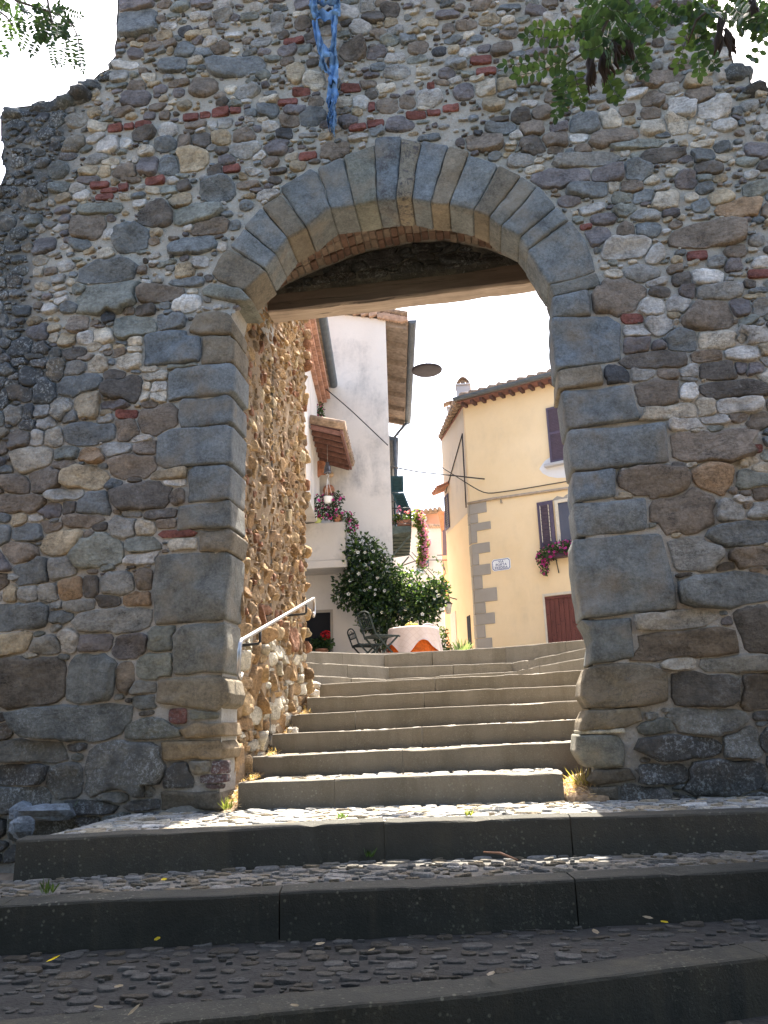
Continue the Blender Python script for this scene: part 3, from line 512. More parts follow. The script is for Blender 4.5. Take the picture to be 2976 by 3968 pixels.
f_ = np.clip((-2.75-U+.35*nzz)/.35, 0, 1)*np.clip((V-1.6)/.8, 0, 1); g_ = np.clip((U-2.55)/.5, 0, 1)*np.clip((V-2.2)/.8, 0, 1); Cc[:, 3] = np.maximum.reduce([f_, g_*.9, .6*np.clip((.35-V)/.6, 0, 1)]).ravel()
i, j = np.meshgrid(np.arange(len(us)-1), np.arange(len(vs)-1), indexing='ij'); ce = inpoly(us[i]+h/2, vs[j]+h/2, OUT) & ~inpoly(us[i]+h/2, vs[j]+h/2, expand(OPEN, .05))
q = np.stack([i*len(vs)+j, (i+1)*len(vs)+j, (i+1)*len(vs)+j+1, i*len(vs)+j+1], -1)[ce]; core.add(VV, q, Cc, 0, True)
def loft(mb, P, y0, y1, col=(.3, .3, .3, .3), flip=False, k=4, closed=False):
    P = np.asarray(P, float); n = len(P); Yk = np.linspace(y0, y1, k+1); v = np.array([[p[0], y, p[1]] for y in Yk for p in P]); r = n if closed else n-1
    f = [(a*n+b, a*n+(b+1) % n, (a+1)*n+(b+1) % n, (a+1)*n+b) for a in range(k) for b in range(r)]
    mb.add(v, [t[::-1] for t in f] if flip else f, col)
loft(core, OUT[:-1], .0, 1.2, (.3, .3, .3, .8), True); loft(core, expand(OPEN, .055)[:-2], .0, .32, (.3, .3, .3, .2))
for lo, hi in (((-7.5, -1.8), (-5.2, 3.7)), ((4.19, -1.8), (6.5, 4.6))): core.add([(lo[0], .004, lo[1]), (hi[0], .004, lo[1]), (hi[0], .004, hi[1]), (lo[0], .004, hi[1])], [(0, 1, 2, 3)], (.3, .3, .3, .4))
# brick vault between the stone arch and the beam; dark rubble filling above the beam
SPR = [pY(620*K, 612*K, 1.0)[[0, 2]], pY(690*K, 580*K, 1.0)[[0, 2]], pY(790*K, 543*K, 1.0)[[0, 2]], pY(880*K, 525*K, 1.0)[[0, 2]], pY(960*K, 519*K, 1.0)[[0, 2]], pY(1050*K, 535*K, 1.0)[[0, 2]], pY(1150*K, 575*K, 1.0)[[0, 2]]]
VA = np.array([[-1.69, 3.2], [-1.69, SPR[0][1]-.1]]+[list(p) for p in SPR]+[[.86, SPR[-1][1]-.12], [.86, 3.2]])
loft(core, VA, .3, 1.2, (.2, .2, .2, .3))
yb = 1.202; bk = MB()
for lo, hi in (((-7.5, -1.8), (-1.69, 4.0)), ((.86, -1.8), (6.5, 4.5)), ((-1.69, 3.62), (.86, 4.2))): core.add([(lo[0], yb, lo[1]), (lo[0], yb, hi[1]), (hi[0], yb, hi[1]), (hi[0], yb, lo[1])], [(0, 1, 2, 3)], (.3, .3, .3, .4))
up_ = OUT[(OUT[:, 1] > 3.9)]; v_ = [(x, yb, max(z, 4.0)) for x, z in up_]; core.add(v_, [tuple(range(len(v_)))[::-1]], (.3, .3, .3, .4))
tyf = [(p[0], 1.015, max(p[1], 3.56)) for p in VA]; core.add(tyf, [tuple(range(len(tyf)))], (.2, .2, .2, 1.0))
core.build('mortar_core', MMO, WALL)
TY = Pack(-1.68, .85, 3.5, 4.4, lambda U, V: inpoly(U, V, expand(VA, -.02)) & (V > 3.66+.033*(U+1.55)), .01)
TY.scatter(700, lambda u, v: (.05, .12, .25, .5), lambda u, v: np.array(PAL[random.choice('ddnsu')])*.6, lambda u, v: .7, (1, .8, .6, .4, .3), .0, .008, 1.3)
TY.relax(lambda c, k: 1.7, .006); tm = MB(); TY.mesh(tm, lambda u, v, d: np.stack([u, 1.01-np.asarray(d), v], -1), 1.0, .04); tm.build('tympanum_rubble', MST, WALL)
cur = [VA[1]+(VA[2]-VA[1])*0]
for a, b in zip(VA[1:-2], VA[2:-1]):
    k = max(1, int(np.linalg.norm(b-a)/.058)); cur += [a+(b-a)*(i+1)/k for i in range(k)]
for k in range(len(cur)-1):
    a, b = cur[k], cur[k+1]; t = b-a; L = np.linalg.norm(t)
    if L > .2: continue
    t /= L; nrm = np.array([-t[1], t[0]]); nrm = nrm if nrm[1] > 0 else -nrm
    for r_ in range(4):
        yc = .52+r_*.128+(k % 2)*.0; cc = (a+b)/2+nrm*(.03+random.uniform(-.012, .012)); col = np.array(random.choice([(.16, .10, .075), (.18, .12, .09), (.145, .09, .07), (.21, .165, .13), (.19, .14, .11)]))
        bk.obox((cc[0], yc, cc[1]), (t[0]*L*.46, 0, t[1]*L*.46), (0, .058, 0), (nrm[0]*.05, 0, nrm[1]*.05), np.append(col, 0), 0, .006)
bk.build('brick_vault', MBRICK, WALL)
# the timber beam (end bearings run into both sides)
bm = MB(); zb0, zb1 = 3.455, 3.615; n = 40; rows = []
for i in range(n+1):
    x = -1.78+i*(2.75/n); tz = .033*(x+1.55); sag = -.012*sin(pi*i/n)
    ring = [(x, 1.0+.006*vnoise(np.array([[x, 1, k]]), 6)[0], z+tz+sag+.010*vnoise(np.array([[x*2, 5, k]]), 3)[0]) for k, z in enumerate((zb0+.02, (zb0+zb1)/2, zb1))]
    ring += [(x, 1.20, zb1+tz), (x, 1.20, zb0+.02+tz+sag), (x, 1.18, zb0+tz+sag+.008*vnoise(np.array([[x*2, 9, 1]]), 3)[0]), (x, 1.02, zb0+tz+sag+.010*vnoise(np.array([[x*2, 7, 1]]), 3)[0])]
    rows += ring
bm.add(rows, [(i*7+k, i*7+(k+1) % 7, (i+1)*7+(k+1) % 7, (i+1)*7+k) for i in range(n) for k in range(7)], np.array([[1, 1, 1, 1 if (i % 7) in (0, 1, 2) else 0] for i in range(len(rows))]))  # alpha marks the front-face vertices that take the painted shade
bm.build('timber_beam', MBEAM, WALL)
# passage side walls
MSW = m_stone('warm_rubble', 1.2, .3)
def side(name, X, sgn, y0, y1, z1, seed):
    random.seed(seed); fr = lambda u, v, d: np.stack([X+sgn*np.asarray(d, float)+0*u, u, v], -1) if sgn > 0 else np.stack([X-np.asarray(d, float)+0*u, u1_-u, v], -1)
    u1_ = y0+y1
    pk = Pack(y0, y1, -.7, z1, lambda U, V: U > -9, .01)
    WARM = [tuple(k*f_ for k, f_ in zip(q_, (.88, .78, .62))) for q_ in [(.40, .29, .17), (.34, .23, .13), (.46, .36, .24), (.27, .20, .13), (.42, .31, .20), (.22, .16, .11), (.36, .26, .18), (.28, .15, .10), (.44, .38, .28)]]
    pk.scatter(1500, lambda u, v: (.045, .11, .5, .95) if v < .9 else (.022, .055, .45, 1.1), lambda u, v: np.array(random.choice(WARM if v > .7 else WARM[:5]+[(.5, .44, .33)]*4)), lambda u, v: .0, (1.1, .9, .75, .6, .48, .38, .28), .05, .006, 1.15)
    pk.relax(lambda c, k: random.uniform(1.2, 1.5) if c[1] < .9 else random.uniform(1.0, 1.2), .004); mb = MB(); pk.mesh(mb, fr, .95, .06, 0, .25, .5, .006)
    uu, vv = np.meshgrid(np.arange(y0, y1+.02, .03), np.arange(-1.2, z1+.02, .03), indexing='ij'); sh = uu.shape; d = fbm(np.stack([uu, vv, vv*0+seed], -1), 3, seed, 4)*.016
    v_ = fr(uu.ravel(), vv.ravel(), d.ravel()); i, j = np.meshgrid(np.arange(sh[0]-1), np.arange(sh[1]-1), indexing='ij'); q = np.stack([i*sh[1]+j, (i+1)*sh[1]+j, (i+1)*sh[1]+j+1, i*sh[1]+j+1], -1).reshape(-1, 4)
    mb.add(v_, q, (.3, .3, .3, 0), 1, True)
    if sgn > 0: mb.box((X-.5, y1-.002, -1.2), (X-.004, y1+.03, z1), (.3, .3, .3, 0), 1); mb.box((X-.5, 1.21, z1), (X+.01, y1, z1+.05), (.3, .3, .3, 0), 1)
    else: mb.box((X+.004, y1-.002, -1.2), (X+.5, y1+.03, z1), (.3, .3, .3, 0), 1)
    for k in range(int(z1/.11)): mb.rock((X+sgn*-.05+random.uniform(-.04, .05), y1+.0, -.3+k*.115+random.uniform(-.03, .03)), np.array((.09, .04, .055))*random.uniform(.7, 1.2), k, np.append(random.choice(WARM), 0), 0, .3, 8)
    mb.build(name, [MSW, MMW], WALL); random.seed(seed+1)
side('passage_wall', -1.70, 1, .28, 2.42, 4.6, 21)
side('passage_wall', .86, -1, .28, 1.21, 4.0, 22)

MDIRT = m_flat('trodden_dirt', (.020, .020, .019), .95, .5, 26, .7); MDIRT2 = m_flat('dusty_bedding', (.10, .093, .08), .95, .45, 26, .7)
# ------------------------------------------------------------------ stairs
ST_ = thing('stone_staircase', (-.5, 0, -.46), 'wide concrete-edged cobbled steps climbing through the arched gateway', 'stairs')
def nose(pts): return np.array([(pY(x*K, y*K, a) if m == 'y' else pZ(x*K, y*K, a)) for x, y, m, a in pts])
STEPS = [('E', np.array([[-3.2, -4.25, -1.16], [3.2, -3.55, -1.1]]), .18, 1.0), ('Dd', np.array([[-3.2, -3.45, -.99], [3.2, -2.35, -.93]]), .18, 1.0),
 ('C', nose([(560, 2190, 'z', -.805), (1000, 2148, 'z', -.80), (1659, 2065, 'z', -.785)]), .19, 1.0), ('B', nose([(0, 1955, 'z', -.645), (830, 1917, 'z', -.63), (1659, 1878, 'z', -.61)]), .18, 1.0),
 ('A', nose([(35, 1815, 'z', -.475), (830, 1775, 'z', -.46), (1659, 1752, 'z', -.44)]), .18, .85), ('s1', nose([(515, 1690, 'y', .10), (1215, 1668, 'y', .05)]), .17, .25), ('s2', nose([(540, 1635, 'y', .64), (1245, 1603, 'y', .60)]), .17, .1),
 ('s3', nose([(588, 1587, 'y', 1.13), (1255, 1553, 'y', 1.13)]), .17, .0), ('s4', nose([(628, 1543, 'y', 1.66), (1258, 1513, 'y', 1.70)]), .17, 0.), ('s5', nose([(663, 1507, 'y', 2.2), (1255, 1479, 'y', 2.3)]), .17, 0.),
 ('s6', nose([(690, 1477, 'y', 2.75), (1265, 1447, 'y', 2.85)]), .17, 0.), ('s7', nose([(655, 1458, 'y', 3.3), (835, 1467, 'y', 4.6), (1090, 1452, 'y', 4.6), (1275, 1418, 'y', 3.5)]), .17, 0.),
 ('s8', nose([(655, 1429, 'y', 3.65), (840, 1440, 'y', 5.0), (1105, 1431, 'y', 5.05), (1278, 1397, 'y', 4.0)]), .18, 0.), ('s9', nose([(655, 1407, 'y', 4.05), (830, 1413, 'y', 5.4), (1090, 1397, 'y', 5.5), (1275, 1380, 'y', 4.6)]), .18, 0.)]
def extend(P, l, r):
    P = P.copy(); d0 = P[0]-P[1]; d1 = P[-1]-P[-2]; a, b = P[0]+d0/np.linalg.norm(d0)*l, P[-1]+d1/np.linalg.norm(d1)*r; return np.concatenate([[a] if l else P[:0], P, [b] if r else P[:0]])
EXT = dict(C=(2.0, 1.2), B=(1.6, 1.2), A=(0, 1.3), s1=(0, 0), s2=(0, .35), s3=(0, .3), s4=(0, .3), s5=(0, .5), s6=(0, .6), s7=(1.2, 1.5), s8=(1.2, 1.5), s9=(1.2, 1.5))
NOSE = {}
for nm, P, hgt, wea in STEPS:
    P = extend(P, *EXT.get(nm, (0, 0))); NOSE[nm] = P
order = [s_[0] for s_ in STEPS]
for k, (nm, _, hgt, wea) in enumerate(STEPS):
    P = NOSE[nm]; mb = MB(); kw = .16; random.seed(k*5+3)
    for a, b in zip(P[:-1], P[1:]):
        L = np.linalg.norm(b-a); t = (b-a)/L; n2 = np.array([-t[1], t[0], 0]); n2 = n2/np.linalg.norm(n2); cuts = [0]; s_ = random.uniform(.5, 1.5)
        while s_ < L-.35: cuts.append(s_); s_ += random.uniform(1.1, 1.9)
        cuts.append(L)
        for c0, c1 in zip(cuts[:-1], cuts[1:]):
            g0 = .003 if c0 > 0 else 0; g1 = .003 if c1 < L else 0; A0, B0 = a+t*(c0+g0), a+t*(c1-g1); jz = random.uniform(-.003, .003); jy = random.uniform(-.003, .003)
            prof = [(jy+.004, -hgt-.08), (jy+.002, -.012), (jy+.006, -.003), (jy+.016, 0.), (kw, 0.), (kw, -hgt-.08)]
            m_ = max(1, int((c1-c0)/.07)); v = []
            for q_ in range(m_+1):
                p = A0+(B0-A0)*q_/m_
                wn = vnoise(p[None], 2.1, k)[0]*.006+vnoise(p[None], 11, k)[0]*.003; ch = max(0, vnoise(p[None], 7.5, k+40)[0]-.30)*.035
                for pi_, (d, z) in enumerate(prof): v.append(p+n2*(d+(wn*.6+(ch if pi_ in (1, 2) else 0)+.0012*random.uniform(-1, 1) if d < .03 else 0))+np.array([0, 0, z+jz+(wn*.7 if z > -.05 else 0)-(ch if pi_ in (2, 3) else 0)]))
            n_ = len(prof); f = [(q_*n_+i, q_*n_+i+1, (q_+1)*n_+i+1, (q_+1)*n_+i) for q_ in range(m_) for i in range(n_-1)]; f = [x[::-1] for x in f]
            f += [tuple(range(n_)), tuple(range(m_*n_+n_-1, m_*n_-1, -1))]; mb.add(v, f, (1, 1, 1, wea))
    step = mb.build('step', MKE, ST_)
    nxt = NOSE[order[k+1]] if k+1 < len(STEPS) else None
    if nxt is None: continue
    if nm in ('s6',): nxt = np.array([[-2.2, 4.7, 0], [1.5, 4.7, 0]])
    # tread: cobbles bedded in mortar between this kerb and the next riser
    x0, x1 = max(P[0][0], -3.3 if k < 5 else -2.1), min(P[-1][0], 2.9 if k < 5 else 1.7)
    yf = lambda x: np.interp(x, P[:, 0], P[:, 1])+kw-.01; yb_ = lambda x: np.interp(x, nxt[:, 0], nxt[:, 1])+.02; zf = lambda x: np.interp(x, P[:, 0], P[:, 2])
    if nm in ('s7', 's8'):
        nx = np.linspace(x0, x1, 40)
    back = (lambda x: .02+0*x) if nm == 'A' and False else yb_
    def allow(U, V): return (V > yf(U)+.01) & (V < back(U)-.005) & (U > x0+.02) & (U < x1-.02)
    ys = np.concatenate([yf(np.linspace(x0, x1, 9)), back(np.linspace(x0, x1, 9))]); pk = Pack(x0, x1, ys.min(), ys.max(), allow, .01); big = k in (2, 3, 4)
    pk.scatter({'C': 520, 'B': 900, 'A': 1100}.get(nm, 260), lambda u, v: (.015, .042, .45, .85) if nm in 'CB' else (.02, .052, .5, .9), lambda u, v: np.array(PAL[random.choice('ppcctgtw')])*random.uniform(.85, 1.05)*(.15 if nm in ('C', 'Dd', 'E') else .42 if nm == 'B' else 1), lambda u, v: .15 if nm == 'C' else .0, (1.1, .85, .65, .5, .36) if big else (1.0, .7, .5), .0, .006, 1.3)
    fr = lambda u, v, d: np.stack([u, v, zf(u)-.008+np.asarray(d, float)], -1); cm = MB(); pk.mesh(cm, fr, .24 if nm == 'C' else .33 if nm == 'A' else .4, .028, 0, .06, .2, .002)
    uu = np.arange(x0, x1+.05, .05); rr = np.linspace(0, 1, 14); UU, RR = np.meshgrid(uu, rr, indexing='ij'); VV = yf(UU)-.03+(back(UU)+.03-yf(UU)+.03)*RR; d = fbm(np.stack([UU, VV, VV*0], -1), 6, k, 3)*.006
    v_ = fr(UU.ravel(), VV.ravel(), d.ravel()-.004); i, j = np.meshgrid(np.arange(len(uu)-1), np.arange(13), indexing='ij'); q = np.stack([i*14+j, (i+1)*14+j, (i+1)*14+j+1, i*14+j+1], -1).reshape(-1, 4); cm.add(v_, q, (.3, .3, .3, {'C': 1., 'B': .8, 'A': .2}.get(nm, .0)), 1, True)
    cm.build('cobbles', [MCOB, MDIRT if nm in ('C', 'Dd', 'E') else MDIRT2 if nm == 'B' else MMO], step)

# ------------------------------------------------------------------ ground
def structure(o): o['kind'] = 'structure'; return o
gm = MB(); gx = np.concatenate([np.linspace(-80, -6, 12), np.arange(-5.5, 5.6, .25), np.linspace(6, 80, 12)]); gy = np.concatenate([np.linspace(-90, -8, 12), np.arange(-7.5, 1.6, .25), [2.2, 3, 4, 6, 10, 20, 40, 90]])
GX, GY = np.meshgrid(gx, gy, indexing='ij')
def gz(x, y): return np.where(y < .1, np.where(y > -7.5, -.72+.235*np.minimum(y, 0), -2.45-.05*(-7.5-y)), -.72)-.10*((np.abs(x) < 3.3) & (y > -4.6))
GZ = gz(GX, GY)+fbm(np.stack([GX, GY, GX*0], -1), .9, 2, 3)*.03; i, j = np.meshgrid(np.arange(len(gx)-1), np.arange(len(gy)-1), indexing='ij'); q = np.stack([i*len(gy)+j, (i+1)*len(gy)+j, (i+1)*len(gy)+j+1, i*len(gy)+j+1], -1).reshape(-1, 4)
gm.add(np.stack([GX, GY, GZ], -1).reshape(-1, 3), q, (1, 1, 1, 0), 0, True); structure(gm.build('ground', MEARTH))
P9 = NOSE['s9']; pv = MB(); m2 = m_flat('street_paving', (.30, .27, .23), .9, .2, 6, .4)
edge = [(x, y+.15, z-.012) for x, y, z in P9]; far = [(-40, 80, .95), (40, 80, .95)]; pv.add(edge+[(40, edge[-1][1], .95), far[1], far[0], (-40, edge[0][1], .95)], [tuple(range(len(edge)+4))], (1, 1, 1, 0)); structure(pv.build('street', m2))
#@@PART3
# ------------------------------------------------------------------ village behind the gate
def A3(*a): return np.array(a, float)
G = .93
M_WHITE = m_plaster('white_render', (.57, .52, .465), (.64, .595, .54), (.16, .16, .165), .7, .47, .68, .75)
M_YEL = m_plaster('ochre_render', (.75, .555, .315), (.81, .62, .38), (.53, .41, .27), .45, .5, .75, .6)
M_YELS = m_plaster('faded_side_render', (.56, .45, .32), (.62, .54, .44), (.30, .26, .22), .5, .48, .7, .8)
M_PATCH = m_plaster('grey_patch', (.30, .265, .215), (.36, .32, .27), (.2, .18, .16), .4)
M_ORA = m_plaster('orange_render', (.46, .245, .165), (.50, .28, .19), (.4, .2, .12), .3); M_GREY = m_plaster('pale_grey_render', (.40, .385, .375), (.46, .445, .435), (.3, .3, .3), .3)
M_TERRA = m_flat('terracotta', (.34, .15, .085), .85, .35, 14, .4); M_TILE = m_flat('weathered_tile', (.27, .19, .13), .9, .45, 10, .5)
M_PURP = m_flat('mauve_paint', (.085, .065, .095), .6, .12, 10, .1); M_GREEN = m_flat('green_paint', (.018, .05, .055), .5, .2, 12, .1)
M_GUT = m_flat('grey_gutter', (.085, .10, .115), .5, .25, 8, .1); M_DARK = m_flat('dark_interior', (.012, .012, .014), .9, .1); M_GLASS = m_flat('window_glass', (.06, .07, .10), .12, .1, 4, 0, 0, .6)
M_RAFT = m_flat('brown_rafter', (.09, .05, .045), .85, .3, 12, .3); M_PLANK = m_flat('soffit_plank', (.22, .175, .14), .9, .35, 9, .4); M_DOOR = m_wood('oxblood_boards', (.10, .028, .02), (.16, .05, .035), (14, 14, 1), .6)
M_COPP = m_flat('mossy_slab', (.075, .09, .075), .9, .4, 9, .4); M_CREAM = m_flat('cream_frame', (.58, .5, .38), .7, .1); M_WPAINT = m_flat('white_plastic', (.75, .75, .73), .4, .05); M_STEEL = m_flat('brushed_steel', (.42, .40, .38), .35, .15, 40, 0, .9)
M_CABLE = m_flat('black_cable', (.035, .03, .028), .7, .2); M_FURN = m_flat('dark_green_metal', (.022, .028, .025), .75, .3, 30, .1, 0, .15)

# white house: gable towards the gate, street wall running back to the left
WD = A3(-.117, .993, 0); WC = A3(-1.86, 11.5, 0); GN = A3(0, -1, 0)
wh = thing('white_house', (-3, 11.5, G), 'white plastered gable house stained grey, deep eaves over its street side', 'house')
mb = MB(); sl_ = .24; zc = 9.02; L_ = 6.4
gp = [(-1.86, 11.5, .3), (-1.86, 11.5, zc), (-6.5, 11.5, zc+sl_*4.64), (-11, 11.5, zc+.1), (-11, 11.5, .3)]; mb.prism(gp, WD*L_, (1, 1, 1, 0)); mb.build('wall', M_WHITE, wh)
mb = MB(); e0 = WC+A3(0, 0, zc+.02); ov = A3(.52, .061, -.13)       # eave overhang across the street wall
q0 = e0+A3(0, -.06, 0); far = WD*L_
rp = [q0+ov+A3(0, 0, .10), q0+A3(-4.64, 0, sl_*4.64+.10), q0+A3(-4.64, 0, sl_*4.64+.22), q0+ov+A3(0, 0, .2)]; mb.prism(rp, far, (1, 1, 1, 0))
rq = [q0+A3(-4.64, 0, sl_*4.64+.10), q0+A3(-9.6, 0, .1), q0+A3(-9.6, 0, .22), q0+A3(-4.64, 0, sl_*4.64+.22)]; mb.prism(rq, far, (1, 1, 1, 0))
for k in range(34): a = q0+ov*.98+A3(0, 0, .2)+WD*(k*.19); mb.tube([a, a+A3(-.6, 0, .17)], .075, 7)
roof = mb.build('roof', M_TILE, wh)
mb = MB()
for k in range(24):
    a = q0+ov*(1-k/9.0)+A3(0, -.02, 0) if k < 9 else q0+A3(-.19*(k-9), -.02, sl_*.19*(k-9)); mb.obox(a+A3(-.09, .02, .06), (.088, 0, .022), (0, .05, 0), (0, 0, .045), (1, 1, 1, 0), 0, .005)
mb.build('brick_verge', m_flat('verge_brick', (.36, .24, .17), .9, .25, 12, .3), roof)
mb = MB(); mb.prism([q0+A3(0, .05, 0), q0+ov+A3(0, .05, 0), q0+ov+A3(0, .05, .06), q0+A3(0, .05, .06)], far, (1, 1, 1, 0)); sf = mb.build('soffit', M_PLANK, wh)
for k in range(7): mb = MB(); a = e0+WD*(.12+k*1.0)+A3(0, 0, -.06); mb.bar(a, a+ov*.93, .12, .13); mb.build('rafter', M_PLANK, sf)
def gutter(name, a, b, r, parent, mat):
    mb = MB(); d = b-a; d = d/np.linalg.norm(d); sx = np.cross(d, (0, 0, 1.)); sx /= np.linalg.norm(sx); n = 9; v = []
    for p in (a, b):
        for rr in (r, r*.9):
            for k in range(n+1): t = pi+pi*k/n; v.append(p+sx*rr*cos(t)+A3(0, 0, 1)*rr*sin(t))
    m_ = n+1; f = []
    for k in range(n): f += [(k, k+1, 2*m_+k+1, 2*m_+k), (m_+k+1, m_+k, 3*m_+k, 3*m_+k+1)]
    f += [tuple(range(m_)), tuple(range(3*m_-1, 2*m_-1, -1))]; mb.add(v, f, (1, 1, 1, 0), 0, False)
    return mb.build(name, mat, parent)
ga = q0+ov+A3(.10, 0, .06); gutter('gutter', ga+A3(0, .02, 0), ga+far*.995, .095, wh, M_GUT)
mb = MB(); p_ = ga+far*.97; mb.tube([p_+A3(0, 0, -.08), p_+A3(-.1, -.1, -.2), WC+far*.96+A3(.06, 0, zc-.75), WC+far*.96+A3(.06, 0, 5)], .045, 8); mb.build('downpipe', M_GUT, wh)
# dark doorway in the gable foot
mb = MB(); mb.box((-4.02, 11.485, G-.3), (-3.22, 11.7, 2.34), (1, 1, 1, 0)); mb.build('doorway', M_DARK, wh)
mb = MB(); mb.box((-3.22, 11.46, G-.3), (-3.17, 11.52, 2.40)); mb.box((-3.95, 11.46, 2.341), (-3.221, 11.52, 2.40)); mb.build('door_surround', M_PATCH, wh)
# masonry balcony on the gable
mb = MB(); mb.box((-3.75, 10.8, 3.31), (-2.76, 10.9, 4.12), bev=.012); mb.box((-2.86, 10.901, 3.31), (-2.76, 11.5, 4.12), bev=.012); mb.box((-3.78, 10.76, 3.15), (-2.73, 11.5, 3.309), bev=.01); mb.build('balcony_parapet', m_plaster('parapet_render', (.47, .43, .38), (.56, .52, .47), (.12, .12, .11), .55, .5, .7, 1.6), wh)
# iron balcony on the street wall: mossy slab, scroll rail
nb = WC+WD*.75; bo = A3(.43, .05, 0)
bz0, bz1 = 4.13, 4.31; fe = pZ(*cv('W3', 550, 1720), bz0); bl = 2.6
mb = MB(); mb.prism([nb+A3(0, 0, bz0), nb+bo+A3(0, 0, bz0+.05), nb+bo+A3(0, 0, bz1), nb+A3(0, 0, bz1)], WD*bl); bal = mb.build('balcony_slab', M_COPP, wh)
for q in (.1, bl-.1): mb = MB(); mb.bar(nb+bo+WD*q+A3(-.02, 0, bz0), nb+WD*q+A3(0, 0, bz0-.47), .03, .03); mb.build('bracket', M_COPP, bal)
for k in range(1, 7): mb = MB(); a = nb+WD*(k*bl/7)+A3(0, 0, bz0-.01); mb.bar(a, a+bo, .03, .03); mb.build('slab_rib', M_COPP, bal)
mb = MB(); zt = 4.73
for a, b in ((nb, nb+bo), (nb+bo, nb+bo+WD*bl)):
    mb.tube([a+A3(0, 0, zt), b+A3(0, 0, zt)], .012, 6); mb.tube([a+A3(0, 0, bz1+.05), b+A3(0, 0, bz1+.05)], .009, 6); L = np.linalg.norm(b-a); t = (b-a)/L; k = max(2, int(L/.215)); r_ = L/k/2
    for i in range(k): c = a+t*(i+.5)*L/k+A3(0, 0, bz1+.24); mb.tube([c+t*r_*.98*cos(q)+A3(0, 0, .17)*sin(q) for q in np.linspace(0, 2*pi, 17)], .007, 5)
mb.tube([nb+bo+A3(0, 0, bz1), nb+bo+A3(0, 0, zt+.03)], .012, 6); mb.build('balcony_rail', M_IRON, bal)
# green louvred shutter, its lower flap tilted out
def louvre(mb, O, U, V, w_, h_, n=10, fw=.045, th=.03, m=0, gap=True):
    O, U, V = A3(*O), A3(*U), A3(*V); U = U/np.linalg.norm(U); V = V/np.linalg.norm(V); N = np.cross(U, V)
    for a in (0, w_-fw): mb.obox(O+U*(a+fw/2)+V*h_/2, U*fw/2, V*h_/2, N*th/2, (1, 1, 1, 0), m)
    for b in (0, h_-fw): mb.obox(O+U*w_/2+V*(b+fw/2), U*(w_/2-fw-.001), V*fw/2, N*th/2*.98, (1, 1, 1, 0), m)
    for k in range(n):
        c = O+U*w_/2+V*(fw+(k+.5)*(h_-2*fw)/n); sl = (h_-2*fw)/n*.62; mb.obox(c, U*(w_/2-fw), V*sl*.75+N*sl*.5, np.cross(U, V*.75+N*.5)*.004, (1, 1, 1, 0), m)
sh0 = WC+WD*1.5; mb = MB(); OU = A3(.30, .02, 0)
louvre(mb, sh0+A3(.01, 0, 5.32), OU, (0, 0, 1), .30, .40, 4); louvre(mb, sh0+A3(.03, 0, 5.30), OU, (.34, .0, -1), .28, .72, 10); sh = mb.build('shutter', M_GREEN, wh); sh['label'] = 'green shutter with its lower flap tilted out'
mb = MB(); mb.obox(sh0+A3(.02, 1.0, 5.1), (.02, 0, 0), (0, .45, 0), (0, 0, .75)); mb.build('shutter', M_GREEN, wh)
# lower neighbour's eave seen beyond
mb = MB(); c = WC+WD*3.6; mb.prism([c+A3(-.05, 0, 7.42), c+A3(.26, 0, 7.36), c+A3(.26, 0, 7.46), c+A3(-.05, 0, 7.55)], WD*3.6); mb.tube([c+A3(.16, 0, 7.40), c+A3(.13, .2, 6.0), c+A3(.13, .2, 4.9)], .05, 8); mb.build('pent_eave', M_GUT, wh)
# tiled lean-to hood over the balcony
mb = MB(); n0, n1, f1, f0 = A3(-3.12, 9.2, 5.68), A3(-2.50, 9.2, 5.50), A3(-2.70, 11.42, 5.50), A3(-3.42, 11.42, 5.74)
mb.prism([n0, n1, f1, f0], (0, 0, .05)); hd = mb.build('lean_to_roof', M_RAFT, wh)
mb = MB()
for k in range(13): t = k/12; a, b = n1+(f1-n1)*t, n0+(f0-n0)*t; mb.tube([a+A3(.05, 0, .085), b+A3(0, 0, .085)], .075, 8)
for t in (0, .02): mb.tube([n1+A3(.05, -.04+t, .12), n0+A3(0, -.04+t, .12)], .06, 8)
mb.build('roof_tile', M_TILE, hd)
M_HR = m_flat('hood_rafter', (.17, .085, .065), .85, .3, 12, .3)
for k in range(7): mb = MB(); t = .02+k/6*.96; a, b = n1+(f1-n1)*t, n0+(f0-n0)*t; mb.bar(a+A3(-.05, 0, -.045), b+A3(0, 0, -.045), .05, .085); mb.build('rafter', M_HR, hd)
mb = MB(); mb.bar(n1+A3(-.02, 0, -.02), f1+A3(-.02, 0, -.02), .05, .09); mb.build('eave_board', M_HR, hd)

# neighbouring house on the left: brick cornice and gutter
sd_ = thing('side_house', (-4, 9, G), 'cream house edge with brick cornice and dark gutter beside the gateway passage', 'house')
SWc = A3(-3.42, 11.46, 0); mb = MB(); P_ = [SWc, SWc-WD*5.2, SWc-WD*5.2+A3(-4, 0, 0), SWc+A3(-4, 0, 0)]; mb.prism([p+A3(0, 0, 4.15) for p in P_], (0, 0, 3.05)); mb.prism([p+A3(-.62, 0, .3) for p in P_], (0, 0, 3.849)); mb.build('wall', M_WHITE, sd_)
mb = MB()
for r_ in range(3):
    for k in range(22): a = SWc-WD*(.12+k*.235)+A3(.03+r_*.085, 0, 7.02+r_*.085); mb.obox(a, A3(.06, 0, 0), WD*.108, (0, 0, .036), (random.uniform(.75, 1.2),)*3+(0,), 0, .004)
mb.build('brick_cornice', m_attr('cornice_brick', .9, .3, 16, .4), sd_); 
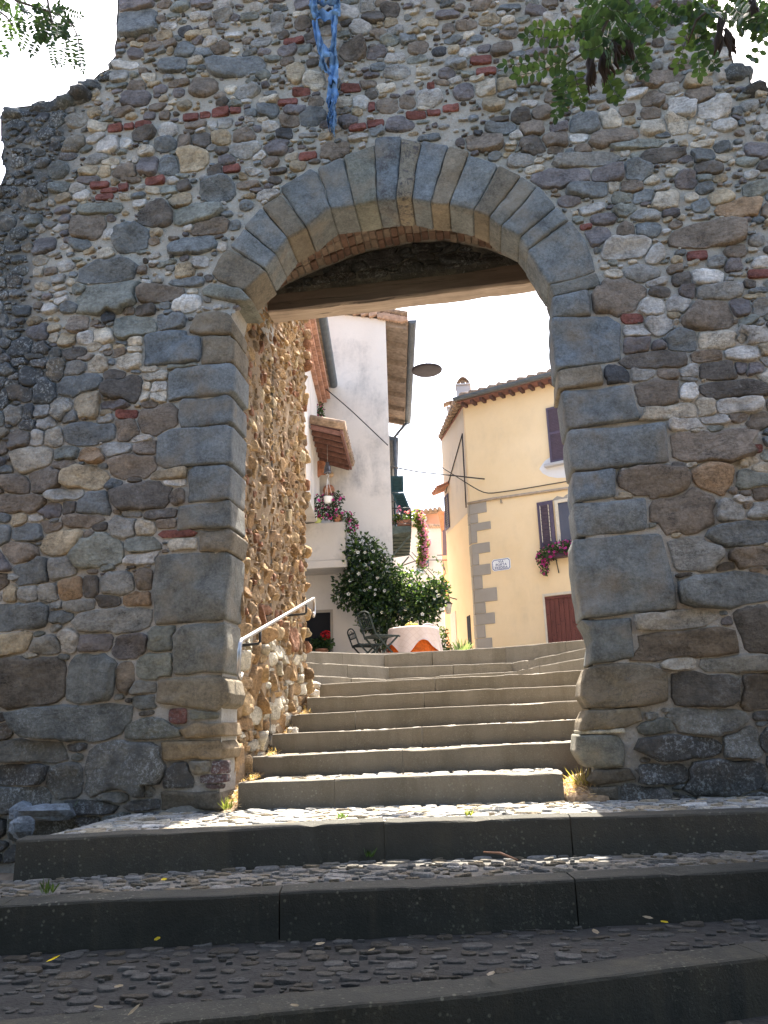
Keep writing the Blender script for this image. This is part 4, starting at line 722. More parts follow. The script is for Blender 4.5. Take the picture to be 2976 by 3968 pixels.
for o in sd_.children:
    if o.name.startswith('brick_cornice'):
        cc = o.data.color_attributes['col'].data; n_ = len(cc); buf = np.empty(n_*4, np.float32); cc.foreach_get('color', buf); buf = buf.reshape(-1, 4); buf[:, :3] *= np.array((.36, .20, .14)); cc.foreach_set('color', buf.ravel())
gutter('gutter', SWc-WD*5.2+A3(.36, 0, 7.5), SWc-WD*.02+A3(.33, 0, 7.5), .10, sd_, M_GUT)
mb = MB(); mb.prism([SWc+A3(.3, 0, 7.42), SWc+A3(-2.2, 0, 8.0), SWc+A3(-2.2, 0, 8.12), SWc+A3(.3, 0, 7.52)], -WD*5.2); mb.build('roof', M_TILE, sd_)
mb = MB(); mb.box((-3.05, 8.0, 3.2), (-2.93, 8.7, 3.4)); 

# yellow house on the corner
YO = A3(-.22, 15, 0); ya = radians(-25); YU = A3(cos(ya), sin(ya), 0); YN = A3(sin(ya), -cos(ya), 0); SD = A3(-.98, 17.6, 0)-YO; SL = np.linalg.norm(SD); SDu = SD/SL; SN = A3(-SDu[1], SDu[0], 0)
ZE = 8.22
def yq(c, x, y, off=0.): return pP(*cv(c, x, y), YO+YN*off, YN)
def yp(u, z, off=0.): return YO+YU*u+YN*off+A3(0, 0, z)
yh = thing('yellow_house', (1.5, 15.5, G), 'ochre yellow corner house with mauve shutters and grey stone quoins', 'house')
mb = MB(); B0 = YO+YU*7; mb.prism([p+A3(0, 0, .2) for p in (YO, B0, B0+SDu*9, YO+SD+SDu*0)], (0, 0, ZE-.2), m=0)
mb.build('wall', M_YEL, yh)
mb = MB(); o1 = SN*.006; mb.prism([YO+SDu*.12+o1+A3(0, 0, 5.3), YO+SD+o1+A3(0, 0, 5.3), YO+SD+o1+A3(0, 0, ZE-.01), YO+SDu*.12+o1+A3(0, 0, ZE-.01)], SN*-.004); mb.build('bare_render', M_YELS, yh)
mb = MB(); ov1 = YN*.32; ovs = SN*.05
E0, E1, E2 = YO+ov1+ovs+A3(0, 0, ZE-.0), YO+YU*7+ov1+A3(0, 0, ZE), YO+SD+ovs+A3(0, 0, ZE)
rise = A3(0, 0, 1.3); RI = YO+YU*2.4+SDu*4.2+rise+A3(0, 0, ZE)
def slab(mb, P, t, m=0): mb.prism([A3(*p) for p in P], (0, 0, t), m=m)
R1 = YO+YU*7+SDu*4.2+rise+A3(0, 0, ZE)
slab(mb, [E0, E1, R1, RI], .10); slab(mb, [E0+A3(0, 0, .001), RI+A3(0, 0, .001), YO+YU*2.0+SD+rise+A3(0, 0, ZE), E2], .10)
for k in range(25):
    a = E0+YU*(.18+k*.27)+A3(0, 0, .115); dr = (RI-E0)-YU*np.dot(RI-E0, YU); dr = dr/np.linalg.norm(dr); mb.tube([a-dr*.05, a+dr*1.4], .085, 8)
for k in range(12): a = E0+(E2-E0)*(k+.5)/12+A3(0, 0, .07); dd = A3(.8, .45, .25); mb.tube([a-dd*.04, a+dd*.8], .075, 8)
yr = mb.build('roof', M_TILE, yh)
for k in range(26): mb = MB(); a = yp(.08+k*.27, ZE-.055); mb.bar(a, a+YN*.27, .085, .10); mb.build('rafter', M_RAFT, yr)
mb = MB(); mb.prism([yp(0, ZE-.006), yp(7, ZE-.006), yp(7, ZE-.006, .31), yp(-.05, ZE-.006, .31)], (0, 0, -.02)); mb.prism([YO+A3(0, 0, ZE-.03), YO+SD+A3(0, 0, ZE-.03), YO+SD+SN*.045+A3(0, 0, ZE-.03), YO+SN*.045+A3(0, 0, ZE-.03)], (0, 0, .02)); mb.build('soffit', m_flat('brick_red_soffit', (.21, .10, .08), .9, .25, 9, .3), yr)
gutter('gutter', E0+YN*.07+A3(0, 0, .06)-YU*.05, E1+YN*.07+A3(0, 0, .06), .075, yh, M_GUT)
# chimneys
def chimney(c, w_, h_, parent, cap):
    mb = MB(); mb.box(c+A3(-w_, -w_, -1.2), c+A3(w_, w_, h_), bev=.01); mb.box(c+A3(-w_-.03, -w_-.03, h_+.001), c+A3(w_+.03, w_+.03, h_+.05), bev=.01); ch = mb.build('chimney', M_GREY, parent); mb = MB()
    for s_ in ((-1, 1) if cap else (0,)):
        P = [c+A3(s_*.20*t if cap else (t-.5)*.5, 0, h_+.05+(.22*(1-t*t) if cap else .16-.3*(t-.5)**2)) for t in np.linspace(0, 1, 7)]
        for a, b in zip(P[:-1], P[1:]): mb.bar(a, b, .30, .025)
    mb.box(c+A3(-.06, -.06, h_+.051), c+A3(.06, .06, h_+.2)); mb.build('chimney_cap', M_TILE, ch); return ch
cp = pP(*cv('H2', 405, 330), YO-YN*.9, YN); chimney(A3(cp[0], cp[1], ZE+.2), .19, .72, yr, True)
cp2 = pP(*cv('H2', 315, 490), YO+SD*.75-SN*.5, YN); chimney(A3(cp2[0], cp2[1], cp2[2]-.35), .13, .35, yr, False)
# conduit, cables on the wall
mb = MB(); mb.tube([yq('H2', x, y, .03) for x, y in ((440, 1248), (640, 1210), (850, 1180), (1260, 1122), (1700, 1060))], .035, 8); mb.tube([yq('H2', x, y, .03) for x, y in ((705, 1205), (708, 1240), (718, 1240))], .02, 6); mb.build('conduit', m_flat('ochre_conduit', (.36, .28, .20), .8, .2), yh)
# quoin stones painted proud of the render (one staggered strip)
mb = MB()
for pts in ([(460, 112), (588, 88), (594, 178), (465, 196)], [(478, 196), (520, 188), (524, 262), (484, 268)], [(482, 268), (622, 250), (628, 315), (486, 330)], [(486, 330), (514, 326), (516, 420), (490, 428)], [(488, 428), (616, 420), (622, 500), (492, 512)], [(494, 512), (528, 508), (534, 598), (500, 604)], [(500, 604), (620, 588), (626, 675), (504, 690)],
            [(508, 690), (556, 684), (562, 790), (514, 797)], [(514, 797), (672, 777), (680, 886), (522, 905)], [(522, 905), (580, 898), (586, 985), (528, 994)], [(526, 994), (654, 978), (662, 1070), (532, 1085)], [(528, 1085), (580, 1080), (584, 1184), (534, 1190)], [(530, 1190), (634, 1184), (640, 1290), (536, 1295)]):
    P = [yq('H4', x, y, 0) for x, y in pts]; z0, z1 = (P[2][2]+P[3][2])/2, (P[0][2]+P[1][2])/2; u1 = np.dot((P[1]+P[2])/2-YO, YU); mb.obox(yp(u1/2, (z0+z1)/2, .008), YU*(u1/2+.004), YN*.016, A3(0, 0, (z1-z0)/2-.003), (1, 1, 1, 0), 0, .008)
    mb.obox(YO+SDu*.11+SN*.008+A3(0, 0, (z0+z1)/2), SDu*.11*random.uniform(.6, 1.1), SN*.012, A3(0, 0, (z1-z0)/2-.003), (1, 1, 1, 0), 0, .006)
mb.build('corner_quoins', M_PATCH, yh)
# upper window: closed mauve shutters, sill, white repair patch
mb = MB(); louvre(mb, yp(2.27, 6.12, .05), YU, (0, 0, 1), .42, 1.42, 34, .05, .035); louvre(mb, yp(2.70, 6.12, .05), YU, (0, 0, 1), .42, 1.42, 34, .05, .035); mb.obox(yp(2.48, 6.86, .051), YU*.16, YN*.016, A3(0, 0, .03)); mb.obox(yp(2.91, 6.86, .051), YU*.16, YN*.016, A3(0, 0, .03)); o = mb.build('shutter', M_PURP, yh); o['label'] = 'closed mauve louvred shutter'
mb = MB(); mb.obox(yp(2.68, 6.05, .06), YU*.56, YN*.09, A3(0, 0, .04), bev=.012); mb.build('window_sill', M_GREY, yh)
mb = MB(); mb.prism([yp(2.68+1.0*cos(t)*(.82 if sin(t) < 0 else .72)*.9, 6.10+.42*sin(t)*(1 if sin(t) < 0 else .55), .002) for t in np.linspace(0, 2*pi, 20)[:-1]], YN*.003); mb.build('plaster_patch', m_plaster('fresh_plaster', (.66, .63, .6), (.72, .7, .68), (.5, .5, .5), .3), yh)
# lower window: open shutter, cream frame, glass
mb = MB(); w0 = 1.83; louvre(mb, yp(w0, 3.99, .05), YU, (0, 0, 1), .40, 1.18, 11, .085, .035); mb.tube([yp(w0+.05, 4.05, .08), yp(w0+.05, 5.12, .08)], .006, 5); o = mb.build('shutter', M_PURP, yh); o['label'] = 'open mauve shutter folded back'
mb = MB(); 
for a in (.08, .29): mb.obox(yp(w0+a, 4.62, .07), YU*.008, YN*.006, A3(0, 0, .46))
mb.build('shutter_trim', M_CREAM, yh)
mb = MB(); mb.obox(yp(2.75, 4.58, -.02), YU*.40, YN*.03, A3(0, 0, .52)); mb.build('window_pane', M_GLASS, yh)
mb = MB(); 
for (u0, z0, u1, z1) in ((2.27, 3.98, 2.35, 5.16), (3.15, 3.98, 3.23, 5.16), (2.351, 5.08, 3.149, 5.16)): mb.obox(yp((u0+u1)/2, (z0+z1)/2, .018), YU*(u1-u0)/2, YN*.022, A3(0, 0, (z1-z0)/2), bev=.005)
mb.build('window_frame', M_CREAM, yh)
mb = MB(); mb.prism([yp(2.2+.95*t, 5.17+.16*max(0, vnoise(np.array([[t*4, 1, 2]]), 1.7)[0]+.5)*(1-abs(2*t-1)**3), .002) for t in np.linspace(0, 1, 14)]+[yp(3.15, 5.162, .002), yp(2.2, 5.162, .002)], YN*.003); mb.build('bare_patch', M_PATCH, yh)
# oxblood garage door set back in its opening
mb = MB(); 
for k in range(12): mb.obox(yp(1.88+k*.115, 1.80, .012), YU*.0545, YN*.012, A3(0, 0, .98), (1, 1, 1, 0), 0, .006)
mb.obox(yp(2.55, 2.815, .02), YU*.72, YN*.022, A3(0, 0, .035), bev=.005); mb.build('boarded_door', M_DOOR, yh)
mb = MB(); mb.obox(yp(1.80, 1.85, .012), YU*.026, YN*.02, A3(0, 0, 1.03)); mb.obox(yp(2.55, 2.895, .012), YU*.776, YN*.02, A3(0, 0, .03)); mb.build('door_surround', M_CREAM, yh)
# street-side windows of the yellow house
def sp(t, z, off=0.): return YO+SD*t+SN*off+A3(0, 0, z)
def sface(c, x, y): return pP(*cv(c, x, y), YO, SN)
mb = MB(); a = sface('H4', 455, 1140); mb.obox(a+SN*.004, SDu*.16, SN*.01, A3(0, 0, .42)); mb.build('side_window', M_DARK, yh)
mb = MB(); a = sface('H4', 326, 1040); mb.obox(A3(a[0], a[1], 1.9)+SN*.004, SDu*.3, SN*.012, A3(0, 0, 1.1)); mb.build('side_door', M_CREAM, yh)
s2 = sface('H4', 280, 175); mb = MB(); louvre(mb, s2+SN*.03-SDu*.22+A3(0, 0, -.5), SDu, (0, 0, 1), .44, 1.0, 14, .04, .03); o = mb.build('shutter', M_PURP, yh); o['label'] = 'shutter on the street side'
mb = MB(); hb = s2+A3(0, 0, .72); mb.prism([hb-SDu*.4, hb+SDu*.4, hb+SDu*.4+SN*.34+A3(0, 0, -.14), hb-SDu*.4+SN*.34+A3(0, 0, -.14)], (0, 0, .04))
for k in range(4): c = hb+SDu*(-.3+k*.2)+A3(0, 0, .06); mb.tube([c, c+SN*.36+A3(0, 0, -.15)], .06, 7)
mb.build('window_hood', M_TERRA, yh)
mb = MB(); mb.tube([yq('H2', 405, 685, .0)+SN*.03, yq('H2', 437, 1280, .0)+SN*.03], .02, 6); mb.tube([sface('H2', 402, 690)+SN*.02, sface('H2', 268, 1160)+SN*.02], .015, 6); mb.build('wall_cable', M_CABLE, yh)

# houses further up the lane
def bk(c, pts, Y): return [pY(*cv(c, x, y), Y) for x, y in pts]
oh = thing('orange_house', (-1, 27, G), 'small orange house with a tiled eave closing the lane behind', 'house')
def lo(P): return [A3(p[0], p[1], .5) for p in P[::-1]]
P = bk('W3', [(300, 850), (1235, 755)], 27.0); mb = MB(); mb.prism([P[0], P[1]]+lo(P), (0, 5, 0)); mb.build('wall', M_ORA, oh)
Pr = bk('W3', [(290, 830), (1250, 735), (1235, 680), (560, 770), (290, 795)], 26.7); mb = MB(); mb.prism(Pr, (0, 5, .3))
for k in range(8): a = Pr[3]+(Pr[2]-Pr[3])*k/7; mb.tube([a+A3(0, -.1, 0), a+A3(0, 2, .3)], .09, 7)
mb.build('roof', M_TILE, oh); mb = MB(); vc = bk('W3', [(755, 895)], 26.95)[0]
for dx in (-.15, .25): mb.lathe([(.0, 0), (.17, 0), (.17, .04), (.12, .06)], vc+A3(dx, 0, 0), 12, Y=(0, 0, 1), Z=(0, -1, 0))
mb.build('wall_vent', M_GREY, oh)
gh = thing('grey_house', (-1, 24, G), 'pale grey house with tiled coping and green shutter up the lane', 'house')
P = bk('W3', [(200, 1050), (780, 1060), (1000, 1055), (1245, 1090)], 24.0); mb = MB(); mb.prism(P+lo(P), (0, 2.5, 0)); mb.build('wall', M_GREY, gh)
mb = MB()
for k in range(22): a = P[0]+(P[3]-P[0])*k/21; mb.tube([a+A3(0, -.15, .05), a+A3(0, 2.5, .3)], .075, 7)
mb.build('coping_tile', M_TILE, gh)
W_ = bk('W3', [(775, 1690), (860, 1690), (860, 1430), (815, 1345), (775, 1400)], 23.98); mb = MB(); mb.prism(W_, (0, -.05, 0)); mb.build('arched_window', m_flat('brown_window', (.22, .16, .13), .8, .3), gh)
mb = MB(); a, b = bk('W3', [(745, 1690), (865, 1690)], 23.9); mb.bar(a, b, .12, .05); mb.build('window_sill', M_GREY, gh)
a, b, c = bk('W3', [(972, 1920), (1036, 1920), (972, 1440)], 23.9); mb = MB(); louvre(mb, a, (b-a)+A3(0, -.25, 0), (0, 0, 1), np.linalg.norm(b-a)*1.15, c[2]-a[2], 16, .05, .04); mb.build('shutter', M_GREEN, gh)
ph_ = thing('pink_house', (-1, 20.5, G), 'narrow salmon pink house wall between grey house and yellow house', 'house')
P = bk('W3', [(1252, 1050), (1420, 980)], 20.5); mb = MB(); mb.prism([P[0], P[1]]+lo(P), (0, 2, 0)); mb.build('wall', m_plaster('salmon_render', (.58, .31, .22), (.62, .36, .26), (.4, .25, .2), .3), ph_)
P = bk('W3', [(1195, 740), (1330, 715), (1330, 1120), (1275, 1150)], 20.2); mb = MB(); mb.prism(P, (.02, .12, 0)); mb.build('window_hood', M_TERRA, ph_)
a, b, c = bk('W3', [(1300, 1600), (1345, 1900), (1300, 1930)], 20.35); mb = MB(); mb.prism([bk('W3', [q], 20.4)[0] for q in ((1300, 1730), (1368, 2020), (1312, 1960))], (0, .04, 0)); a, b = bk('W3', [(1180, 1668), (1390, 1660)], 20.3); mb.bar(a, b, .03, .03); mb.build('drying_rack', M_GUT, ph_)
a, b = bk('W3', [(1330, 760), (1350, 1650)], 20.25); mb = MB(); mb.bar(a, b, .12, .08, (0, 1, 0)); mb.build('shutter', M_PURP, ph_)
#@@PART4
# ------------------------------------------------------------------ flowers and foliage
LEAFG = [(.030, .060, .022), (.045, .085, .028), (.022, .048, .022), (.06, .11, .03)]
def rdir(): v = np.array([random.gauss(0, 1) for _ in range(3)]); return v/np.linalg.norm(v)
def blobpts(blobs, n, shell=.45):
    w_ = np.array([b[1][0]*b[1][1]*b[1][2] for b in blobs])**.67; w_ /= w_.sum(); out = []
    for k in np.random.default_rng(len(blobs)*7+n).choice(len(blobs), n, p=w_): d = rdir(); r = random.random()**shell; out.append((np.array(blobs[k][0])+d*r*np.array(blobs[k][1]), d))
    return out
def foliage(name, blobs, n, L, W, cols, parent, droop=.3, mat=None, shell=.4, cl=None):
    mb = MB()
    for p, d in blobpts(blobs, n, shell):
        if cl and not cl(p): continue
        q = d*.7+rdir()*.8+A3(0, 0, -droop); nn = rdir()+A3(0, 0, .7); k = random.uniform(.65, 1.3); c = np.array(random.choice(cols))*random.uniform(.75, 1.3); mb.leaf(p, q, nn, L*k, W*k, np.append(c, 0))
    return mb.build(name, mat or MLEAF, parent)
def flower(mb, c, n, r, col, petals=5):
    n = np.asarray(n, float)/np.linalg.norm(n); u = np.cross(n, (0.2, .3, 1.)); u /= np.linalg.norm(u); v = np.cross(n, u); V = [np.asarray(c)-n*r*.35]
    for k in range(petals*2): a = pi*k/petals; rr = r*(1.0 if k % 2 == 0 else .72); V.append(np.asarray(c)+u*rr*cos(a)+v*rr*sin(a)+n*r*.05)
    m = petals*2; C = np.tile(np.append(col, 0), (m+1, 1)); C[0, :3] *= .35; mb.add(V, [(0, 1+k, 1+(k+1) % m) for k in range(m)], C, 0, True)
def blossoms(name, blobs, n, r, cols, parent, shell=.12, petals=5, face=(0, -.6, .2)):
    mb = MB()
    for p, d in blobpts(blobs, n, shell): flower(mb, p, d+np.array(face)+rdir()*.4, r*random.uniform(.75, 1.2), np.array(random.choice(cols))*random.uniform(.8, 1.2), petals)
    return mb.build(name, MPETAL, parent)
MAG = [(.62, .04, .33), (.70, .07, .42), (.52, .03, .24)]; PINK = [(.80, .30, .52), (.85, .42, .62), (.76, .22, .45)]; REDF = [(.55, .01, .015), (.45, .008, .02)]; WHT = [(.8, .8, .76)]
def pot(mb, c, r, h, taper=.75): mb.lathe([(r*taper*.95, 0), (r*taper, .004), (r*.97, h*.8), (r*1.06, h*.8), (r*1.06, h), (r*.92, h), (r*.9, h*.9), (.005, h*.88)], c, 18)
def potted(name, label, c, r, h, blobs, nl, nf, fc, potm, cat='flower pot', L=.05, fr=.028, group=None, lc=None):
    t = thing(name, c, label, cat, group); mb = MB(); pot(mb, c, r, h); mb.build('pot', potm, t); foliage('foliage', blobs, nl, L, L*.55, lc or LEAFG, t)
    if nf: blossoms('blossoms', blobs, nf, fr, fc, t)
    return t
# big jasmine against the house corner
JB = [((-2.45, 10.95, 3.42), (.50, .34, .45)), ((-2.2, 10.85, 2.95), (.60, .36, .52)), ((-2.72, 10.95, 2.72), (.36, .3, .42)), ((-2.1, 10.75, 2.42), (.55, .34, .45)), ((-1.6, 10.6, 2.62), (.46, .34, .46)), ((-1.18, 10.4, 2.36), (.45, .34, .34)), ((-1.22, 10.4, 2.12), (.42, .3, .36)), ((-1.75, 10.5, 2.15), (.46, .3, .40)), ((-2.3, 10.9, 2.15), (.34, .26, .36)), ((-1.9, 10.7, 1.75), (.28, .2, .3)), ((-.88, 10.35, 2.5), (.24, .2, .34))]
jas = thing('jasmine_bush', (-1.9, 10.8, G), 'large dark jasmine bush with small white flowers covering the white house corner', 'bush')
foliage('foliage', JB, 9500, .085, .042, [(.018, .04, .02), (.026, .052, .023), (.036, .068, .027), (.016, .034, .018), (.075, .125, .035)], jas, .35, None, .5)
blossoms('blossoms', JB, 230, .038, WHT, jas, .06)
mb = MB()
for k in range(9):
    a = A3(-1.95+random.uniform(-.12, .12), 10.85, G); b = np.array(JB[k][0]); m_ = (a+b)/2+A3(random.uniform(-.1, .1), 0, .1); mb.tube([a, m_, b], [.025, .018, .008], 6)
mb.build('stem', MBARK, jas)
for k in range(16):                                  # loose tendrils
    mb = MB(); b = np.array(random.choice(JB)[0])+A3(random.uniform(-.3, .4), -.1, .3); pts = [b]; d = A3(random.uniform(-.5, .6), -.1, random.uniform(.1, .9))
    for q in range(7): pts.append(pts[-1]+d*.1+rdir()*.025); d = d+A3(0, 0, -.12)
    mb.tube(pts, .004, 4, (.05, .06, .03, 0))
    for p in pts: mb.leaf(p, rdir(), rdir(), .05, .028, np.append(random.choice(LEAFG), 0)); mb.leaf(p, rdir(), rdir(), .05, .028, np.append(random.choice(LEAFG), 0))
    mb.build('tendril', MLEAF, jas)
# petunias and pots on the white house
c = A3(-2.55, 10.95, 3.95); potted('petunia_planter', 'terracotta planter of magenta petunias at right end of balcony parapet', A3(-2.92, 10.85, 4.122), .09, .14, [(A3(-2.8, 10.9, 4.24), (.24, .15, .13)), (A3(-2.64, 10.88, 4.05), (.15, .12, .18)), (A3(-3.02, 10.88, 4.26), (.12, .1, .08))], 520, 70, MAG, M_TERRA)
c = pY(*cv('H3', 195, 262), 10.85); c = A3(c[0], 10.85, 4.122); potted('succulent_pot', 'lime green pot with pale yellow flowers on balcony parapet', c, .085, .12, [(c+A3(0, 0, .19), (.15, .12, .08))], 260, 16, [(.6, .6, .25)], m_flat('lime_pot', (.42, .48, .16), .5, .1), L=.04)
c = pY(*cv('W1', 672, 1870), 10.2); hb_ = thing('hanging_basket', c, 'white hanging basket of magenta petunias below the tiled hood', 'hanging basket')
mb = MB(); mb.lathe([(.005, -.07), (.07, -.068), (.088, -.02), (.097, .06), (.10, .065), (.09, .065), (.08, .0)], c, 18); hook = pY(*cv('W1', 660, 1400), 10.2)
mb.build('pot', M_WPAINT, hb_); mb = MB()
for k in range(3): a = 2*pi*k/3+.5; mb.tube([c+A3(.095*cos(a), .095*sin(a), .06), hook], .004, 5)
mb.tube([hook+A3(.03*sin(t), 0, .03-.03*cos(t)+.02) for t in np.linspace(-.4, 4.2, 10)], .006, 5); topz = 5.62; mb.tube([hook+A3(0, 0, .08), A3(hook[0], hook[1], topz)], .003, 5); mb.build('hanger', M_WPAINT, hb_)
B_ = [(c+A3(-.2, 0, .0), (.13, .13, .14)), (c+A3(.18, .03, .03), (.15, .13, .14)), (c+A3(-.05, .07, -.2), (.24, .14, .2)), (c+A3(.02, .06, .08), (.2, .12, .08)), (c+A3(.08, .1, -.16), (.17, .12, .2))]
foliage('foliage', B_, 900, .05, .026, [(.02, .04, .02), (.03, .055, .022)], hb_); blossoms('blossoms', B_, 75, .030, MAG, hb_)
c = pY(*cv('H1', 350, 1210), 11.0); potted('window_petunias', 'small magenta petunia pot hanging high on the side house wall', c+A3(-.12, 0, -.05), .07, .12, [(c, (.17, .14, .2)), (c+A3(.05, 0, -.15), (.12, .1, .14))], 420, 40, MAG, M_TERRA)
c = A3(-3.33, 11.1, G); c[2] = pY(*cv('H3', 230, 1475), 11.1)[2]-.16; potted('red_geranium_pot', 'terracotta pot of red geranium in front of dark doorway', c, .13, .2, [(c+A3(0, 0, .30), (.26, .16, .14))], 520, 0, None, M_TERRA, L=.06); t_ = [o for o in bpy.data.objects if o.name.startswith('red_geranium_pot')][0]; blossoms('blossoms', [(c+A3(.09, -.05, .47), (.11, .09, .09))], 60, .026, REDF, t_)
c = pY(*cv('H3', 1290, 900), 13.5); potted('lane_geranium', 'red geranium in bloom behind right side of jasmine bush', c+A3(0, 0, -.35), .11, .18, [(c, (.26, .2, .18))], 420, 40, REDF, M_TERRA)
# pink geraniums along the iron balcony
c0 = nb+bo
for k, lab in ((0, 'terracotta trough of pink geraniums at near end of iron balcony'),):
    c = c0+A3(-.16, .1, 4.36); t = thing('flower_trough', c, lab, 'planter'); mb = MB(); mb.prism([c+A3(-.16, 0, 0), c+A3(.14, 0, 0), c+A3(.16, 0, .13), c+A3(-.18, 0, .13)], WD*.15); mb.build('trough', M_TERRA, t)
    B_ = [(c+A3(0, .08, .2), (.2, .12, .1)), (c+A3(-.2, .08, .18), (.12, .1, .1))]; foliage('foliage', B_, 260, .06, .035, [(.09, .13, .03), (.05, .09, .025)], t); blossoms('blossoms', [(c+A3(-.12, 0, .36), (.06, .05, .1)), (c+A3(.08, 0, .3), (.08, .05, .05)), (c+A3(-.3, .1, .1), (.06, .05, .05))], 70, .024, PINK, t)
t = thing('trailing_geranium', c0+A3(.1, .2, 4.2), 'pink ivy geranium trailing down the outside of iron balcony', 'flowers'); B_ = []
for k in range(13): q = k/12; B_.append((c0+A3(.12+.10*sin(q*3)+.04*sin(k*2.1), .15+.5*q, 4.62-1.05*q), (.10, .15, .11)))
foliage('foliage', B_, 1500, .055, .035, [(.12, .15, .03), (.07, .11, .03), (.15, .17, .05)], t); blossoms('blossoms', [(b[0]+A3(.06, -.04, 0), b[1]) for b in B_], 380, .024, PINK, t, .2)
# petunia box under the yellow house window
c = yp(2.55, 3.78, .18); t = thing('window_box', c, 'dark window box overflowing with magenta petunias on the yellow house', 'window box'); mb = MB(); mb.obox(c+A3(0, 0, .02), YU*.52, YN*.10, A3(0, 0, .09), bev=.012); mb.build('box', m_flat('plum_box', (.06, .03, .045), .5, .1), t)
mb = MB(); mb.bar(yp(2.2, 3.7, .05), yp(2.23, 3.38, .03), .02, .02); mb.bar(yp(2.2, 3.7, .0), yp(2.2, 3.7, .3), .02, .02); mb.build('bracket', M_IRON, t)
B_ = [(yp(2.5, 3.95, .2), (.42, .22, .15)), (yp(2.8, 3.88, .22), (.4, .25, .2)), (yp(1.93, 3.75, .18), (.17, .16, .2)), (yp(2.1, 3.85, .22), (.28, .2, .17)), (yp(1.93, 3.50, .15), (.10, .1, .16))]
foliage('foliage', B_, 2000, .055, .03, [(.04, .08, .03), (.06, .11, .035), (.03, .06, .025)], t); blossoms('blossoms', B_, 210, .036, MAG, t, .1)
c = pZ(*cv('H4', 385, 1275), G+.15); c = pY(*cv('H4', 385, 1270), 9.5); t = thing('agave_plant', (c[0], 9.5, G), 'spiky grey-green plant at foot of the yellow house', 'plant'); mb = MB()
for k in range(90): a = random.random()*6.28; e = random.uniform(.2, 1.4); mb.leaf(A3(c[0], 9.5, c[2]-.2)+rdir()*.04, (cos(a)*cos(e), sin(a)*cos(e), sin(e)), rdir(), random.uniform(.25, .42), .035, np.append(np.array((.10, .14, .08))*random.uniform(.8, 1.3), 0))
mb.build('leaves', MLEAF, t); mb = MB(); pot(mb, A3(c[0], 9.5, G), .16, max(.12, c[2]-.2-G)); mb.build('pot', M_TERRA, t)
c = pY(*cv('H3', 1335, 1370), 12.0); t = thing('lane_shrub', (c[0], 12, G), 'small pale green shrub beside lane behind the table', 'shrub'); foliage('foliage', [(c, (.14, .12, .3)), (c+A3(.1, 0, -.3), (.2, .15, .2))], 520, .06, .035, [(.10, .14, .05), (.07, .11, .04)], t); mb = MB(); mb.tube([A3(c[0], 12, G), c], .012, 5); mb.build('stem', MBARK, t)

# ------------------------------------------------------------------ table, chairs and small things on the terrace
M_CLOTH = None
t = NT('lace_cloth'); c_ = t.n('ShaderNodeRGB'); c_.outputs[0].default_value = (.47, .38, .33, 1); w1 = t.n('ShaderNodeTexWave'); w1.inputs['Scale'].default_value = 5; w1.bands_direction = 'DIAGONAL'; t.l(t.P, w1.inputs[0]); w2 = t.n('ShaderNodeTexWave'); w2.inputs['Scale'].default_value = 5; w2.bands_direction = 'DIAGONAL'; t.l(t.map((-1, 1, 1)), w2.inputs[0])
li = t.math('MAXIMUM', t.ramp(w1.outputs[1], .93, .99), t.ramp(w2.outputs[1], .93, .99)); M_CLOTH = t.done(t.mix(t.math('MULTIPLY', li, .22), c_.outputs[0], (.30, .22, .19)), .95, t.bump(t.noise(90, 3), .3, .003))
M_ORCL = m_leaf('orange_cloth', .55, .8)
TC = A3(-1.29, 9.32, G); tb = thing('garden_table', TC, 'round garden table beside jasmine bush on the terrace', 'table')
mb = MB(); mb.lathe([(.0, .70), (.41, .70), (.42, .71), (.42, .725), (.41, .73), (0, .73)], TC, 32); mb.build('tabletop', M_FURN, tb)
for k in range(4): a = pi/4+k*pi/2; mb = MB(); mb.tube([TC+A3(.3*cos(a), .3*sin(a), .70), TC+A3(.26*cos(a), .26*sin(a), .3), TC+A3(.32*cos(a), .32*sin(a), 0)], .018, 8); mb.build('leg', M_FURN, tb)
def drape(name, label, hem, r0, folds, amp, mat, col, dz=0.):
    mb = MB(); n, k = 120, 16; v = [TC+A3(0, 0, .735+dz)]; 
    for i in range(1, 5): v += [TC+A3(r0*i/4*cos(a), r0*i/4*sin(a), .735+dz) for a in np.arange(n)*2*pi/n]
    for i in range(1, k+1):
        for a in np.arange(n)*2*pi/n:
            q = i/k; h = hem(a)*q; rr = r0+.012+.05*q*h/.5+amp*q*cos(folds*a+1.2*sin(2*a)); v.append(TC+A3(rr*cos(a), rr*sin(a), .735+dz-.01-h))
    f = [(0, 1+j, 1+(j+1) % n) for j in range(n)]+[(1+i*n+j, 1+(i+1)*n+j, 1+(i+1)*n+(j+1) % n, 1+i*n+(j+1) % n) for i in range(3+k) for j in range(n)]
    mb.add(v, f, col, 0, True); o = mb.build(name, mat); return tag(o, label, 'tablecloth')
drape('tablecloth', 'orange undercloth hanging below the beige tablecloth', lambda a: .60+.02*cos(5*a), .395, 13, .012, M_ORCL, (.62, .14, .015, 0))
drape('tablecloth', 'beige patterned tablecloth draped over the round table', lambda a: .36+.13*cos(4*(a+1.85))+.02*cos(7*a), .445, 11, .022, M_CLOTH, (1, 1, 1, 0), .006)
t = thing('fruit_bowl', TC+A3(-.02, -.05, .745), 'shallow dish heaped with yellow and orange fruit on tablecloth', 'fruit bowl'); c = TC+A3(-.02, -.05, .745)
mb = MB(); mb.lathe([(.0, 0), (.06, 0), (.14, .03), (.15, .035), (.13, .03), (.05, .012), (0, .01)], c, 20); mb.build('dish', M_WPAINT, t); mb = MB()
